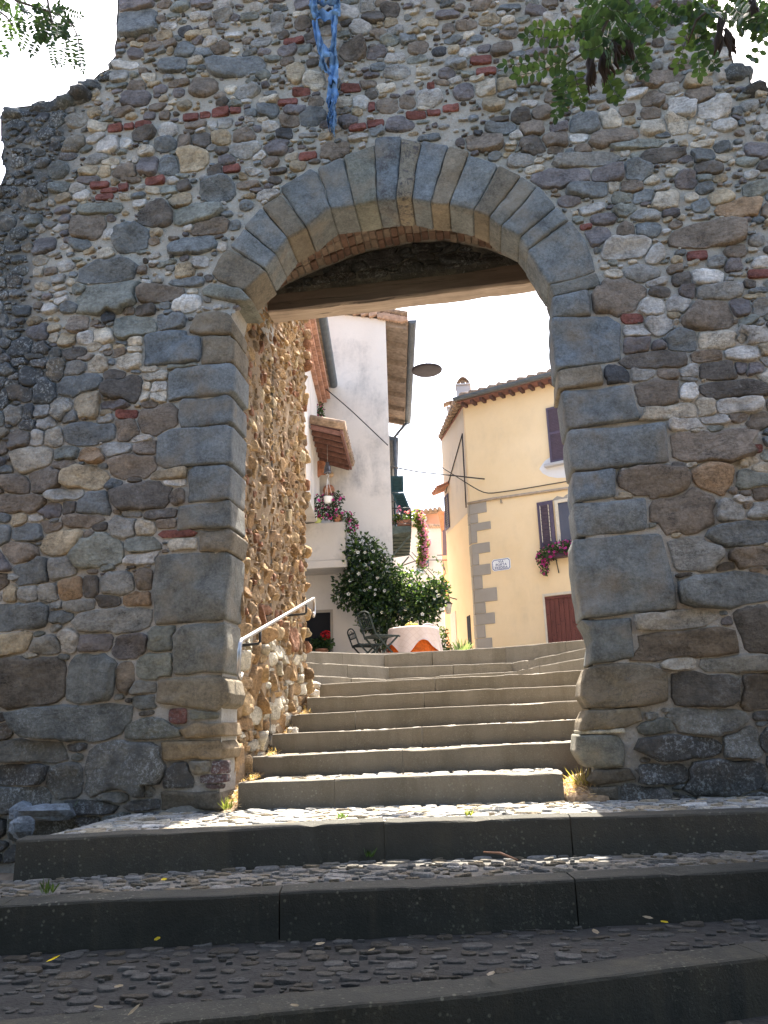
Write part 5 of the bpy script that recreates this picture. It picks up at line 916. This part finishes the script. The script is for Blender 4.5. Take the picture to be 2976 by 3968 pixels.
for k in range(46): a = random.random()*6.28; r_ = random.random()**.6*.12; mb.rock(c+A3(r_*cos(a), r_*sin(a), .035+.075*(1-r_/.13)*random.random()+.01), (.02, .02, .02), k, random.choice([(.5, .4, .06, 0), (.45, .2, .05, 0), (.35, .38, .08, 0), (.5, .3, .12, 0)]), 0, .08, 6)
mb.build('fruit', MATT, t)
mb = MB(); c = TC+A3(.26, -.12, .75); mb.rock(c+A3(0, 0, .025), (.09, .06, .035), 5, (.33, .30, .30, 0), 0, .2, 8); mb.rock(c+A3(.07, 0, .02), (.05, .045, .028), 8, (.36, .32, .31, 0), 0, .2, 8); tag(mb.build('folded_napkin', MATT), 'crumpled grey napkin at right edge of the table', 'napkin')
def chair(c, rz, label, backh):
    t = thing('folding_chair', (0, 0, 0), label, 'chair', 'folding garden chairs beside the table'); w_ = .40
    mb = MB(); 
    for k in range(7): mb.obox((-.18+k*.062, 0, .455), (.024, 0, 0), (0, w_/2, 0), (0, 0, .008), bev=.003)
    for s_ in (-1, 1): mb.bar((-.20, s_*w_/2, .44), (.23, s_*w_/2, .44), .02, .02)
    mb.build('seat', M_FURN, t); mb = MB(); lx = lambda z: -.20-(z-.45)*.36
    for s_ in (-1, 1): mb.bar((lx(.42), s_*w_/2, .42), (lx(backh-.06), s_*w_/2, backh-.06), .022, .022)
    mb.tube([(lx(backh-.06+.07*sin(q)), -w_/2*cos(q), backh-.06+.07*sin(q)) for q in np.linspace(0, pi, 9)], .012, 6)
    for z in (.56, backh-.08): mb.bar((lx(z), -w_/2, z), (lx(z), w_/2, z), .018, .018, (1, 0, 0))
    for k in range(5): y = -w_/2+w_*(k+1)/6; mb.bar((lx(.56), y, .56), (lx(backh-.07+.05), y, backh-.07+.05*(1-abs(k-2)/3)), .011, .007, (1, 0, 0))
    mb.build('backrest', M_FURN, t)
    for s_ in (-1, 1):
        mb = MB(); mb.bar((.24, s_*(w_/2+.014), 0), (-.2, s_*(w_/2+.014), .46), .02, .026); mb.build('leg', M_FURN, t)
        mb = MB(); mb.bar((-.27, s_*(w_/2-.012), 0), (.2, s_*(w_/2-.012), .45), .02, .026); mb.build('leg', M_FURN, t)
    t.location = Vector([float(a) for a in c]); t.rotation_euler = (0, 0, rz); return t
chair((-1.66, 7.7, G), .62, 'tall-backed dark metal folding chair nearer the terrace edge', .82)
chair((-2.10, 9.0, G), .45, 'lower-backed dark metal folding chair behind taller chair', .72)
for (cx, cy, Y, r_, lab) in (('W1', 685, 11.3, 1650, 'round terracotta ball hung on the white gable'),):
    pass
c = pY(*cv('W1', 685, 1655), 11.42); mb = MB(); mb.lathe([(.13*sin(a), .06*-cos(a)) for a in np.linspace(.05, pi-.05, 10)], c, 20, Y=(0, 0, 1), Z=(0, -1, 0)); tag(mb.build('wall_disc', M_TERRA), 'round pale terracotta disc on white gable behind hanging basket', 'wall ornament')
c = pY(*cv('W1', 730, 1325), 11.42); mb = MB(); mb.lathe([(.065*sin(a), .05*-cos(a)) for a in np.linspace(.05, pi-.05, 9)], c, 16, Y=(0, 0, 1), Z=(0, -1, 0)); mb.tube([c, c+A3(0, 0, -.22)], .004, 5); tag(mb.build('wall_disc', m_flat('cream_clay', (.48, .33, .2), .8, .15)), 'small cream clay knob with hanging string below tiled hood', 'wall ornament')
c = pY(*cv('W1', 515, 1190), 10.9); mb = MB(); P = [c+A3(-.09, 0, .12), c+A3(-.08, 0, .02), c+A3(-.09, 0, -.12), c+A3(-.06, 0, -.2), c+A3(.0, 0, -.14), c+A3(.1, 0, -.15), c+A3(.1, 0, .12), c+A3(.06, 0, .16), c+A3(-.06, 0, .18)]; mb.prism(P, (0, .03, 0)); mb.tube([c+A3(.03*cos(a), -.01, .03+.05*sin(a)) for a in np.linspace(0, 5, 9)], .012, 5, (.15, .1, .1, 0)); tag(mb.build('clay_plaque', M_TERRA), 'orange clay wall plaque beside hanging lantern under tiled hood', 'wall ornament')
c = pY(*cv('W1', 655, 1190), 10.2); t = thing('hanging_lantern', c, 'dark glass bottle lantern hanging under tiled hood', 'lantern'); mb = MB(); mb.lathe([(.0, -.10), (.075, -.10), (.078, -.085), (.07, -.08), (.068, .02), (.055, .06), (.04, .08), (.038, .13), (.0, .135)], c, 16); mb.build('glass_body', m_flat('bottle_glass', (.09, .09, .10), .2, .3, 9, 0, 0, .6), t); mb = MB(); mb.tube([c+A3(0, 0, .13), c+A3(0, 0, .22), A3(c[0], c[1], 5.62)], .004, 5); mb.build('hanger', M_IRON, t)
c = pY(*cv('T1', 1448, 90), 12.5); t = thing('wall_lantern', c, 'small iron wall lantern between jasmine and yellow house', 'lantern'); mb = MB(); mb.lathe([(.05, -.12), (.09, .08), (.085, .09), (.0, .09)], c, 6); mb.build('lamp_glass', M_CREAM, t); mb = MB(); mb.lathe([(.11, .091), (.03, .17), (.0, .18)], c, 6); mb.tube([c+A3(0, 0, .17), c+A3(.05, .1, .25), c+A3(.2, .1, .2)], .012, 5); mb.build('cap', M_IRON, t)
# pendant street lamp on its span wire, disc lamp behind the gate, cables
c = pY(*cv('W3', 793, 2010), 13.0); t = thing('pendant_lamp', c, 'white bell-shaped street lamp hung on a span wire across the lane', 'street lamp'); mb = MB(); mb.lathe([(.13, -.06), (.135, -.05), (.10, .02), (.06, .06), (.05, .14), (.03, .17), (.0, .175)], c, 20); mb.build('shade', M_WPAINT, t); mb = MB(); mb.lathe([(.025, .17), (.03, .22), (.02, .26), (0, .262)], c, 10); mb.build('cap', M_IRON, t)
def cable(lab, pts, r, name='overhead_cable'):
    mb = MB(); P = np.array(pts, float); q = np.linspace(0, len(P)-1, (len(P)-1)*8+1); P2 = np.stack([np.interp(q, np.arange(len(P)), P[:, k]) for k in range(3)], 1)
    for _ in range(3): P2[1:-1] = (P2[:-2]+2*P2[1:-1]+P2[2:])/4
    mb.tube(P2, r, 6); return tag(mb.build(name, M_CABLE), lab, 'cable')
cable('span wire carrying the white pendant lamp', [A3(-1.97, 13.2, 0)*A3(1, 1, 0)+A3(0, 0, pY(*cv('W3', 330, 1915), 13.1)[2]), c+A3(0, 0, .27), pY(*cv('W3', 1395, 1770), 13.6)], .012, 'span_wire')
cable('black cable slanting down across the white gable', [pY(675*K, 815*K, 10.8), pY(757*K, 885*K, 11.1), pY(838*K, 962*K, 11.44)], .012)
cable('thin cable falling from green shutter to the yellow facade', [pY(*cv('W2', 340, 1010), 13.6), pY(*cv('W2', 640, 1265), 13.9), pY(*cv('W2', 1250, 1700), 14.6), yq('H2', 575, 1172, .03), yq('H2', 850, 1135, .03), yq('H2', 1260, 1065, .03), yq('H2', 1700, 1000, .03)], .012)
cable('thick sagging cable tied between white house and yellow facade', [pY(*cv('W2', 165, 1700), 12.4), pY(*cv('W2', 430, 1750), 12.8), pY(*cv('W2', 800, 1820), 13.5), pY(*cv('W2', 1290, 1870), 14.3), yq('H2', 575, 1050, .03)], .017)
cable('level cable crossing the lane below the tiled window hood', [pY(*cv('W3', 200, 520), 13), pY(*cv('W3', 540, 517), 15), pY(*cv('W3', 1200, 505), 17)], .016)
for k, (a, b) in enumerate((((560, 1620), (1010, 2110)), ((640, 1600), (1110, 2110)))): cable(['left of two parallel wires slanting down before grey house', 'right of two parallel wires slanting down before grey house'][k], [pY(*cv('W3', *a), 20), pY(*cv('W3', *b), 20)], .014)
# television aerial on the yellow roof
a = pP(*cv('H2', 553, 360), YO-YN*1.0, YN); b = pP(*cv('H2', 531, 35), YO-YN*1.0, YN); t = thing('tv_aerial', a, 'thin television aerial mast above the yellow house roof', 'aerial'); mb = MB(); mb.tube([a+A3(0, 0, -.8), b], .010, 6); mb.build('mast', M_STEEL, t); mb = MB(); m0 = pP(*cv('H2', 548, 250), YO-YN*1.0, YN); m1 = pP(*cv('H2', 783, 206), YO-YN*1.0, YN); mb.tube([m0, m1], .008, 5); mb.build('boom', M_STEEL, t)
for k in range(12): mb = MB(); p = m0+(m1-m0)*(k+1)/12; s_ = .12-.006*k; mb.tube([p-A3(.25, .9, 0)*s_, p+A3(.25, .9, 0)*s_], .006, 4); mb.build('dipole', M_STEEL, t)
for k in (.12, .22, .38): mb = MB(); p = a+(b-a)*(1-k); mb.tube([p-A3(.05, .05, 0), p+A3(.05, .05, 0)], .012, 5); mb.build('clamp', M_STEEL, t)
# street sign
sgn = thing('street_sign', yp(.765, 3.78, .02), 'white street name plate with blue border on yellow wall', 'sign'); W2_, H2_ = .25, .148
def octa(w_, h_, k, off): return [yp(.765+x, 3.78+y, off) for x, y in ((-w_+k, -h_), (w_-k, -h_), (w_, -h_+k), (w_, h_-k), (w_-k, h_), (-w_+k, h_), (-w_, h_-k), (-w_, -h_+k))]
mb = MB(); mb.prism(octa(W2_, H2_, .05, .004), YN*.012, (.74, .74, .72, 0)); mb.build('plate', MATT, sgn)
mb = MB(); o8, i8 = octa(W2_-.016, H2_-.016, .045, .0175), octa(W2_-.03, H2_-.03, .04, .0175); mb.add(o8+i8, [(i, (i+1) % 8, 8+(i+1) % 8, 8+i) for i in range(8)], (.03, .05, .22, 0)); mb.build('border', MATT, sgn)
for k, tx in enumerate(('VIA', 'PORTA', 'FREDDA')):
    cu = bpy.data.curves.new('letters', 'FONT'); cu.body = tx; cu.size = .086; cu.offset = .0015; cu.align_x = 'CENTER'; cu.space_character = 1.1; tmp = bpy.data.objects.new('tmp', cu); COL.objects.link(tmp); bpy.context.view_layer.update(); me = bpy.data.meshes.new_from_object(tmp); bpy.data.objects.remove(tmp)
    o = bpy.data.objects.new('lettering', me); COL.objects.link(o); me.materials.clear(); me.materials.append(m_flat('sign_blue', (.04, .05, .16), .6, .05)); p = yp(.765, 3.825-k*.076, .0185)
    o.parent = sgn; o.matrix_parent_inverse = Matrix.Translation(-sgn.location); o.matrix_basis = Matrix(((YU[0], 0, YN[0], p[0]), (YU[1], 0, YN[1], p[1]), (0, 1, 0, p[2]), (0, 0, 0, 1)))
# disc lamp hung behind the beam
dc = pY(922*K, 800*K, 1.30); t = thing('disc_lamp', dc, 'round dark disc-shaped street lamp hanging behind the gateway beam', 'street lamp'); mb = MB(); mb.lathe([(0, -.012), (.118, -.012), (.13, -.004), (.132, .006), (.10, .018), (.03, .024), (.025, .05), (0, .052)], dc, 40); mb.build('shade', m_flat('lamp_mauve_metal', (.05, .04, .05), .6, .2), t)
mb = MB(); mb.tube([dc+A3(0, 0, .05), A3(dc[0], 1.30, 3.58), A3(dc[0], 1.19, 3.58)], .0022, 5); mb.build('suspension_wire', M_STEEL, t)
# handrail on the left passage wall
hx = -1.52; R0, R1_ = pX(*cv('HR', 295, 1068), hx), pX(*cv('HR', 918, 706), hx); t = thing('handrail', (R0+R1_)/2, 'polished steel handrail bracketed along left passage wall', 'handrail')
mb = MB(); d = (R1_-R0)/np.linalg.norm(R1_-R0); mb.tube([R0+A3(0, .03, -.20), R0+A3(0, .0, -.23), R0+A3(0, -.035, -.20), R0+A3(0, -.03, -.08), R0+A3(0, -.015, -.02), R0, R0+d*.03]+[R0+(R1_-R0)*k/8 for k in range(1, 8)]+[R1_-d*.03, R1_, R1_+A3(0, .03, -.03), R1_+A3(0, .03, -.13), R1_+A3(0, .0, -.16), R1_+A3(0, -.03, -.13)], .0135, 10); mb.build('rail', M_STEEL, t)
for q in (.2, .86): p = R0+(R1_-R0)*q; mb = MB(); mb.tube([p, p+A3(0, 0, -.08), p+A3(-.012, 0, -.095), p+A3(-.17, -.02, -.105)], .010, 8); mb.build('bracket', M_IRON, t)
# torn blue cloth on the wall above the arch
M_BLUE = m_attr('blue_cloth', .9, .25, 18, .5); bt = thing('torn_cloth', pY(*cv('CL', 560, 2150), -.05), 'torn faded blue cloth hanging in shreds above the arch', 'cloth')
def strip(mb, pts, wd, twist=.6, seed=0, fold=3):
    P = np.array([pY(*cv('CL', x, y), -.09-.03*sin(seed+i*1.3)) for i, (x, y) in enumerate(pts)]); q = np.linspace(0, len(P)-1, (len(P)-1)*7+1); P2 = np.stack([np.interp(q, np.arange(len(P)), P[:, k]) for k in range(3)], 1); Wd = np.interp(q, np.arange(len(P)), np.array(wd)*.00056)
    n = 9; v = []
    T = np.gradient(P2, axis=0); T /= np.linalg.norm(T, axis=1)[:, None]
    for i, p in enumerate(P2):
        sdv = np.cross(T[i], (0, 1., 0)); sdv /= np.linalg.norm(sdv)+1e-9
        for j in range(n): s_ = (j/(n-1)-.5); v.append(p+sdv*Wd[i]*s_+A3(0, -.02*sin(fold*pi*s_+seed+i*.22)-.012*sin(i*.9+seed+j), 0)+rdir()*.0022)
    f = [(i*n+j, i*n+j+1, (i+1)*n+j+1, (i+1)*n+j) for i in range(len(P2)-1) for j in range(n-1)]; c = np.array((.13, .245, .43)); C = np.tile(np.append(c, 0), (len(v), 1)); C[:, :3] *= (1+.22*vnoise(np.array(v), 14, seed))[:, None]; mb.add(v, f, C, 0, True)
mb = MB(); strip(mb, [(270, -120), (255, 60), (285, 180), (340, 250)], (110, 120, 110, 80), seed=1); strip(mb, [(640, -120), (630, 60), (640, 200), (600, 260)], (130, 120, 100, 70), seed=2)
strip(mb, [(240, 210), (330, 245), (450, 255), (560, 225), (650, 150)], (150, 165, 160, 150, 120), seed=3, fold=2); strip(mb, [(230, -20), (330, 40), (440, 50), (540, 20), (640, -60)], (90, 80, 55, 70, 90), seed=4)
strip(mb, [(285, 330), (315, 480), (350, 640), (385, 760), (430, 850)], (80, 85, 95, 110, 130), seed=5); strip(mb, [(610, 230), (590, 400), (590, 600), (575, 780), (575, 900)], (60, 75, 85, 95, 110), seed=6)
strip(mb, [(390, 760), (470, 830), (560, 850)], (150, 160, 130), seed=7, fold=2); strip(mb, [(390, 900), (400, 1010), (460, 1100), (530, 1190)], (60, 100, 80, 50), seed=8); strip(mb, [(570, 880), (590, 1020), (590, 1180), (570, 1300)], (120, 130, 110, 120), seed=9)
strip(mb, [(555, 1250), (560, 1400), (575, 1520), (560, 1640)], (110, 140, 160, 130), seed=10, fold=4); o_ = mb.build('cloth', M_BLUE, bt); mb = MB()
for k in range(70):
    y0 = random.uniform(1500, 1950); x0 = 560+random.gauss(0, 32); L = random.uniform(120, 260)*(1 if y0 < 1850 else .8); strip(mb, [(x0, y0), (x0+random.gauss(0, 16), y0+L*.5), (x0+random.gauss(-4, 14)-(x0-552)*.5, min(2150, y0+L))], (26, 20, 8), seed=k, fold=1)
mb.build('frayed_threads', M_BLUE, bt)
#@@PART5
# ------------------------------------------------------------------ two locust trees standing by the steps below, boughs hanging into view
CROPS['BL'] = (0, 3000, .904); CROPS['BR'] = (1476, 3000, .904); CROPS['WL'] = (0, 2900, .4822); CROPS['M5'] = (800, 2400, .9645)
LOC = [(.030, .062, .030), (.038, .075, .034), (.025, .052, .027), (.050, .092, .034)]; M_LOC = m_leaf('locust_leaf', .35, .45)
def inframe(p, mrg=260): x, y, z = proj(p); return z > .2 and -mrg < x < 2976+mrg and -mrg < y < 3968+mrg
def pinnate(mb, a, b, n, L, W, col, sag=.03, face=None):
    a, b = np.asarray(a), np.asarray(b); d = b-a; D = np.linalg.norm(d); d = d/D; vw = (a+b)/2-CAM; vw /= np.linalg.norm(vw); face = vw if face is None else face
    sd = np.cross(d, face); sd /= np.linalg.norm(sd); pts = [a+(b-a)*t+A3(0, 0, -sag*4*t*(1-t)*.5) for t in np.linspace(0, 1, 7)]; mb.tube(pts, .0016, 4, (.05, .07, .03, 0))
    for k in range(n):
        t = .12+.86*k/(n-1); p = a+(b-a)*t+A3(0, 0, -sag*2*t*(1-t)); s_ = (1-.35*abs(t-.45))*random.uniform(.85, 1.15)
        for q in (-1, 1): mb.leaf(p, sd*q+d*random.uniform(.15, .5)+rdir()*.22, -face+rdir()*.55, L*s_, W*s_, np.append(np.array(col)*random.uniform(.75, 1.3), 0))
    mb.leaf(b, d+rdir()*.1, -face+rdir()*.4, L, W, np.append(np.array(col), 0))
def tree(label, base, crown, rad, twigs, dep, L, W, leaves, cluster, pods, nbulk, seed):
    random.seed(seed); t = thing('locust_tree', base, label, 'tree', None); base, crown = np.array(base), np.array(crown); mb = MB(); fork = base+(crown-base)*.55+A3(.2, .1, 0)
    mb.tube([base+A3(0, 0, -.3), base+A3(.03, .02, .8), base+(fork-base)*.6+A3(.08, 0, 0), fork], [.24, .19, .15, .12], 12)
    for k in range(9): e = crown+np.array(rad)*rdir()*.75; m_ = (fork+e)/2+A3(0, 0, .35)+rdir()*.25; mb.tube([fork, m_, e], [.085, .05, .02], 7)
    tw = [[pD(*cv(c, x, y), dep+dd) for x, y, dd in pts] for c, pts in twigs]
    for P in tw: s0 = P[0]; mb.tube([crown+(s0-crown)*.35+A3(0, 0, .5), (crown+s0)/2+A3(0, .15, .35)]+P, [.035, .022]+list(np.linspace(.010, .003, len(P))), 6)
    mb.build('trunk', MBARK, t); mb = MB(); k = 0
    while k < nbulk:  # unseen crown bulk, kept out of frame, shaped to shade wall foot and steps
        d = rdir(); r = random.random()**.35; p = crown+np.array(rad)*d*r
        if vnoise(p[None]*1.0, 1.1, seed)[0] < -.28: k += 1; continue
        k += 1
        if inframe(p, 420) or p[1] > -2.6 or np.linalg.norm(p-CAM) < .7: continue
        mb.leaf(p, rdir()+A3(0, 0, -.4), rdir()+A3(0, 0, .6), .18*random.uniform(.7, 1.3), .11, np.append(np.array(random.choice(LOC))*random.uniform(.7, 1.2), 0))
    for c, x0, y0, x1, y1, n in leaves:
        dd = random.uniform(-.25, .25); pinnate(mb, pD(*cv(c, x0, y0), dep+dd), pD(*cv(c, x1, y1), dep+dd+random.uniform(-.12, .12)), n, L, W, random.choice(LOC))
    for c, x0, y0, x1, y1, n, ln in cluster:
        for k in range(n):
            a = (random.uniform(x0, x1), random.uniform(y0, y1)); q = random.uniform(.2, 2.9); dd = random.uniform(-.3, .5); b = (a[0]+ln*cos(q)*random.uniform(.7, 1.2), a[1]+ln*sin(q)*random.uniform(.7, 1.2)); pinnate(mb, pD(*cv(c, *a), dep+dd), pD(*cv(c, *b), dep+dd+random.uniform(-.2, .2)), 7, L, W, random.choice(LOC), .03, None if k % 2 else rdir())
    mb.build('leaves', M_LOC, t)
    for c, x0, y0, x1, y1 in pods:
        for k in range(6):
            a, b = pD(*cv(c, x0+random.gauss(0, 9), y0+random.gauss(0, 12)), dep-.1), pD(*cv(c, x1+random.gauss(0, 16), y1+random.gauss(0, 22)), dep-.1); d = (b-a)/8
            mb = MB(); mb.tube([a+d*i+A3(.005*sin(i*1.3+k), 0, 0)+rdir()*.002 for i in range(9)], [.001, .002, .006, .009, .008, .009, .007, .005, .001], 6, (.035, .022, .016, 0)); mb.build('seed_pod', MATT, t)
    return t
TRL = [(560, 190, 215, 215, 8), (530, 150, 270, 165, 8), (510, 300, 90, 390, 9), (480, 330, 170, 450, 8), (430, 390, 395, 690, 8), (500, 420, 545, 610, 7), (470, 380, 430, 650, 8), (720, 130, 560, 10, 8), (750, 60, 900, 70, 6), (800, 120, 930, 210, 7), (860, 20, 1010, 180, 7), (1000, 20, 1140, 100, 7), (820, 200, 930, 330, 7), (830, 250, 925, 440, 7), (780, 250, 800, 380, 7), (735, 400, 745, 600, 6), (690, 450, 775, 580, 5),
       (1210, 60, 1120, 390, 8), (1230, 150, 1250, 440, 8), (1240, 200, 1350, 400, 7), (1220, 60, 1330, 190, 6), (1300, 10, 1210, 170, 7), (1600, 40, 1640, 190, 5), (1640, 220, 1570, 345, 3), (700, 60, 610, 250, 8), (640, 40, 540, 160, 8), (900, 0, 960, 140, 7), (680, 200, 590, 300, 8)]
tree('leafy locust bough with hanging dark seed pods over right side of the wall', (4.6, -6.6, -2.2), (2.4, -6.6, 2.2), (4.0, 3.4, 1.9), [('TR', [(750, -60, .3), (740, 10, .1), (705, 110, 0), (630, 270, 0), (520, 340, 0), (430, 400, 0)]), ('TR', [(1380, -60, .2), (1330, 40, 0), (1230, 120, 0), (1180, 260, 0)]), ('TR', [(790, -40, .1), (860, 60, 0), (900, 200, 0)]), ('TR', [(1600, -60, .1), (1560, 60, 0), (1440, 110, 0)])],
     3.1, .040, .023, [('TR',)+q for q in TRL], [('TR', 560, -40, 860, 150, 9, 120), ('TR', 640, 120, 880, 300, 8, 110), ('TR', 1190, -40, 1659, 60, 12, 120), ('TR', 1440, 0, 1659, 110, 7, 110)], [('TR', 600, 290, 612, 540), ('TR', 650, 250, 690, 480), ('TR', 690, 260, 700, 470), ('TR', 730, 230, 760, 350), ('TR', 810, 120, 835, 350), ('TR', 1390, 90, 1350, 325), ('TR', 1400, 140, 1452, 325), ('TR', 1560, -20, 1580, 110)], 26000, 11)
TLL = [(590, 50, 860, 165, 9), (540, 400, 590, 690, 9), (700, 430, 665, 690, 7), (740, 400, 790, 690, 8), (820, 320, 885, 745, 11), (440, 330, 340, 570, 8), (280, 330, 225, 510, 6), (60, 190, 110, 400, 8), (120, 150, 195, 350, 8), (220, 170, 245, 330, 6), (-20, 420, 65, 585, 5), (330, 200, 420, 420, 8), (640, 260, 520, 470, 8), (480, 200, 430, 420, 8)]
tree('locust branch of fine dark leaflets against white sky above left wall shoulder', (-4.9, -6.2, -2.2), (-3.0, -6.8, 2.2), (4.0, 3.2, 1.9), [('TL', [(60, -60, .2), (180, 10, 0), (420, 90, 0), (640, 160, 0), (780, 270, 0), (840, 420, 0), (870, 700, 0)]), ('TL', [(500, -60, .1), (520, 60, 0), (560, 250, 0), (550, 420, 0)]), ('TL', [(-40, 100, 0), (70, 180, 0), (150, 300, 0)])],
     5.2, .036, .016, [('TL',)+q for q in TLL], [('TL', 230, -40, 640, 200, 15, 150), ('TL', 420, 150, 800, 330, 14, 140), ('TL', -30, -20, 240, 170, 9, 140)], [], 24000, 12)

# ------------------------------------------------------------------ soil, straw, weeds, loose stones, litter
sm_ = MB(); uu = np.arange(-1.75, -1.2, .05); vv = np.arange(0.0, 3.05, .05); GU, GV = np.meshgrid(uu, vv, indexing='ij')
nose_l = [(NOSE[n][0][0], NOSE[n][0][1], NOSE[n][0][2]) for n in ('s1', 's2', 's3', 's4', 's5', 's6')]
def soilz(y): return np.interp(y, [0, .1]+[p[1]+.25 for p in nose_l], [-.47, -.44]+[p[2]-.055 for p in nose_l])
xl = lambda y: np.interp(y, [p[1] for p in nose_l], [p[0] for p in nose_l])
GZ2 = soilz(GV)+fbm(np.stack([GU, GV, GU*0], -1), 5, 4, 3)*.025-np.clip(GU-xl(GV)-.0, 0, 1)*4
i, j = np.meshgrid(np.arange(len(uu)-1), np.arange(len(vv)-1), indexing='ij'); sm_.add(np.stack([GU, GV, GZ2], -1).reshape(-1, 3), np.stack([i*len(vv)+j, (i+1)*len(vv)+j, (i+1)*len(vv)+j+1, i*len(vv)+j+1], -1).reshape(-1, 4), (1, 1, 1, 0), 0, True)
c0 = NOSE['s1'][-1]; sm_.rock((c0[0]+.16, .30, -.50), (.20, .34, .17), 4, (1, 1, 1, 0), 0, .2, 10); structure(sm_.build('soil', m_flat('straw_soil', (.24, .165, .10), .95, .45, 30, .7)))
mb = MB(); ST_C = [(.40, .30, .18), (.34, .23, .13), (.48, .39, .26), (.26, .17, .10)]
for k in range(2600):
    y = random.uniform(0.02, 2.6); lim = xl(y)+.01; x = random.uniform(-1.68, max(-1.6, lim)); z = float(soilz(y))+.01; q = rdir()*A3(1, 1, .35)+A3(0, 0, .12); mb.leaf(A3(x, y, z), q, rdir(), random.uniform(.02, .06), .004, np.append(np.array(random.choice(ST_C)), 0))
for k in range(900):
    a = random.random()*6.28; r_ = random.random()**.5; x, y = c0[0]+.14+.15*r_*cos(a), .22+.25*r_*sin(a); z = -.50+.15*sqrt(max(0, 1-r_*r_*.8)); q = rdir()*A3(1, 1, .5)+A3(0, 0, .25); mb.leaf(A3(x, y, z), q, rdir(), random.uniform(.025, .08), .005, np.append(np.array(random.choice(ST_C)), 0))
o = mb.build('dry_grass', M_LOC); tag(o, 'dry straw and grass litter along the edges of the steps', 'dry grass', None, 'stuff')
def tuft(c, h, n, col, lab):
    mb = MB(); c = np.asarray(c)
    for k in range(n): a = random.random()*6.28; e = random.uniform(.7, 1.5); mb.leaf(c+rdir()*A3(.02, .02, .003), (cos(a)*cos(e), sin(a)*cos(e), sin(e)), rdir(), h*random.uniform(.5, 1.1), .006, np.append(np.array(col)*random.uniform(.7, 1.3), 0))
    tag(mb.build('grass_tuft', MLEAF), lab, 'grass tuft', 'weeds growing on the steps')
GRN = (.07, .13, .03); YG = (.17, .20, .06)
tuft(pZ(*cv('WL', 550, 535), -.48), .11, 40, (.04, .08, .03), 'dark green grass tuft behind the loose blue-grey slab'); tuft(pZ(*cv('WL', 385, 1165), -.63), .06, 22, (.045, .08, .025), 'green grass tuft on the second cobbled tread at left')
tuft(pZ(*cv('L3', 1215, 1300), -.46), .085, 34, YG, 'yellow-green grass tuft between left jamb and first arch step'); tuft(pZ(*cv('M5', 655, 955), -.62), .05, 22, GRN, 'tiny green weed on cobbles under the landing kerb')
tuft(pZ(*cv('M5', 1055, 790), -.455), .04, 26, YG, 'flat yellow-green weed among sunlit landing cobbles'); tuft(pZ(*cv('M5', 545, 800), -.46), .04, 20, GRN, 'tiny weed left of the round shadow on landing'); tuft(A3(c0[0]+.12, .10, -.40), .15, 46, (.30, .27, .10), 'tall dry grass tuft in corner at right end of first arch step')
def rocks(name, lab, items, m=MST, col=(.2, .23, .26, 0)):
    for (c, r, rot, lb) in items: mb = MB(); mb.rock(c, r, int(c[0]*100) % 97, col, 0, .34, 5, rot, False); tag(mb.build(name, m), lb, 'stone')
p1, p2, p3 = pZ(*cv('WL', 350, 590), -.5), pZ(*cv('WL', 160, 580), -.5), pZ(*cv('WL', 175, 640), -.5)
rocks('loose_stone', '', [(p1+A3(0, .05, .045), (.19, .11, .055), .2, 'large flat blue-grey slab leaning at foot of left wall'), (p2+A3(-.02, .05, .04), (.075, .07, .06), .5, 'small pointed grey stone left of the blue-grey slab'), (p3+A3(.0, 0, .01), (.07, .06, .06), .9, 'small brown-grey stone before the blue-grey slab')])
rocks('loose_stone', '', [(pY(682*K, 1481*K, 2.72), (.055, .05, .045), .2, 'upper pale stone beside left end of sixth arch step'), (pY(676*K, 1497*K, 2.55), (.06, .05, .04), .9, 'lower pale stone beside left end of sixth arch step'), (A3(-1.6, 1.55, float(soilz(1.55))+.03), (.05, .05, .035), .1, 'small stone in straw beside left end of third arch step')], MST, (.42, .38, .32, 0))
mb = MB(); a, b = pZ(*cv('M5', 1115, 935), -.585), pZ(*cv('M5', 1250, 967), -.585); mb.tube([a, a+(b-a)*.5+A3(0, 0, .012), b], [.004, .006, .004], 6, (.22, .11, .06, 0)); tag(mb.build('twig', MATT), 'brown twig lying on sunlit cobbles of second tread', 'twig')
def fallen(pts, col, lab):
    for (c, x, y, z) in pts:
        p = pZ(*cv(c, x, y), z); mb = MB(); mb.leaf(p+A3(0, 0, .012), (random.gauss(0, 1), random.gauss(0, 1), .12), (0, 0, 1)+rdir()*.3, random.uniform(.035, .055), .024, np.append(np.array(col)*random.uniform(.85, 1.2), 0)); tag(mb.build('fallen_leaf', MLEAF), lab, 'leaf', 'fallen leaves on the lower steps')
fallen([('BL', 195, 822, -.79), ('BL', 672, 727, -.79), ('BL', 706, 468, -.62), ('BR', 1230, 645, -.78)], (.50, .40, .03), 'small yellow fallen leaf on a lower cobbled tread')
fallen([('BL', 1580, 775, -.79), ('BL', 440, 1020, -.79), ('BL', 490, 925, -.79), ('BL', 545, 1055, -.79), ('BL', 1250, 1003, -.79), ('BR', 460, 882, -.79), ('BR', 930, 700, -.79), ('BL', 480, 380, -.62), ('BR', 870, 630, -.79), ('BR', 1170, 632, -.78), ('BL', 1350, 745, -.79)], (.26, .22, .16), 'small pale dry fallen leaf on a lower cobbled tread')
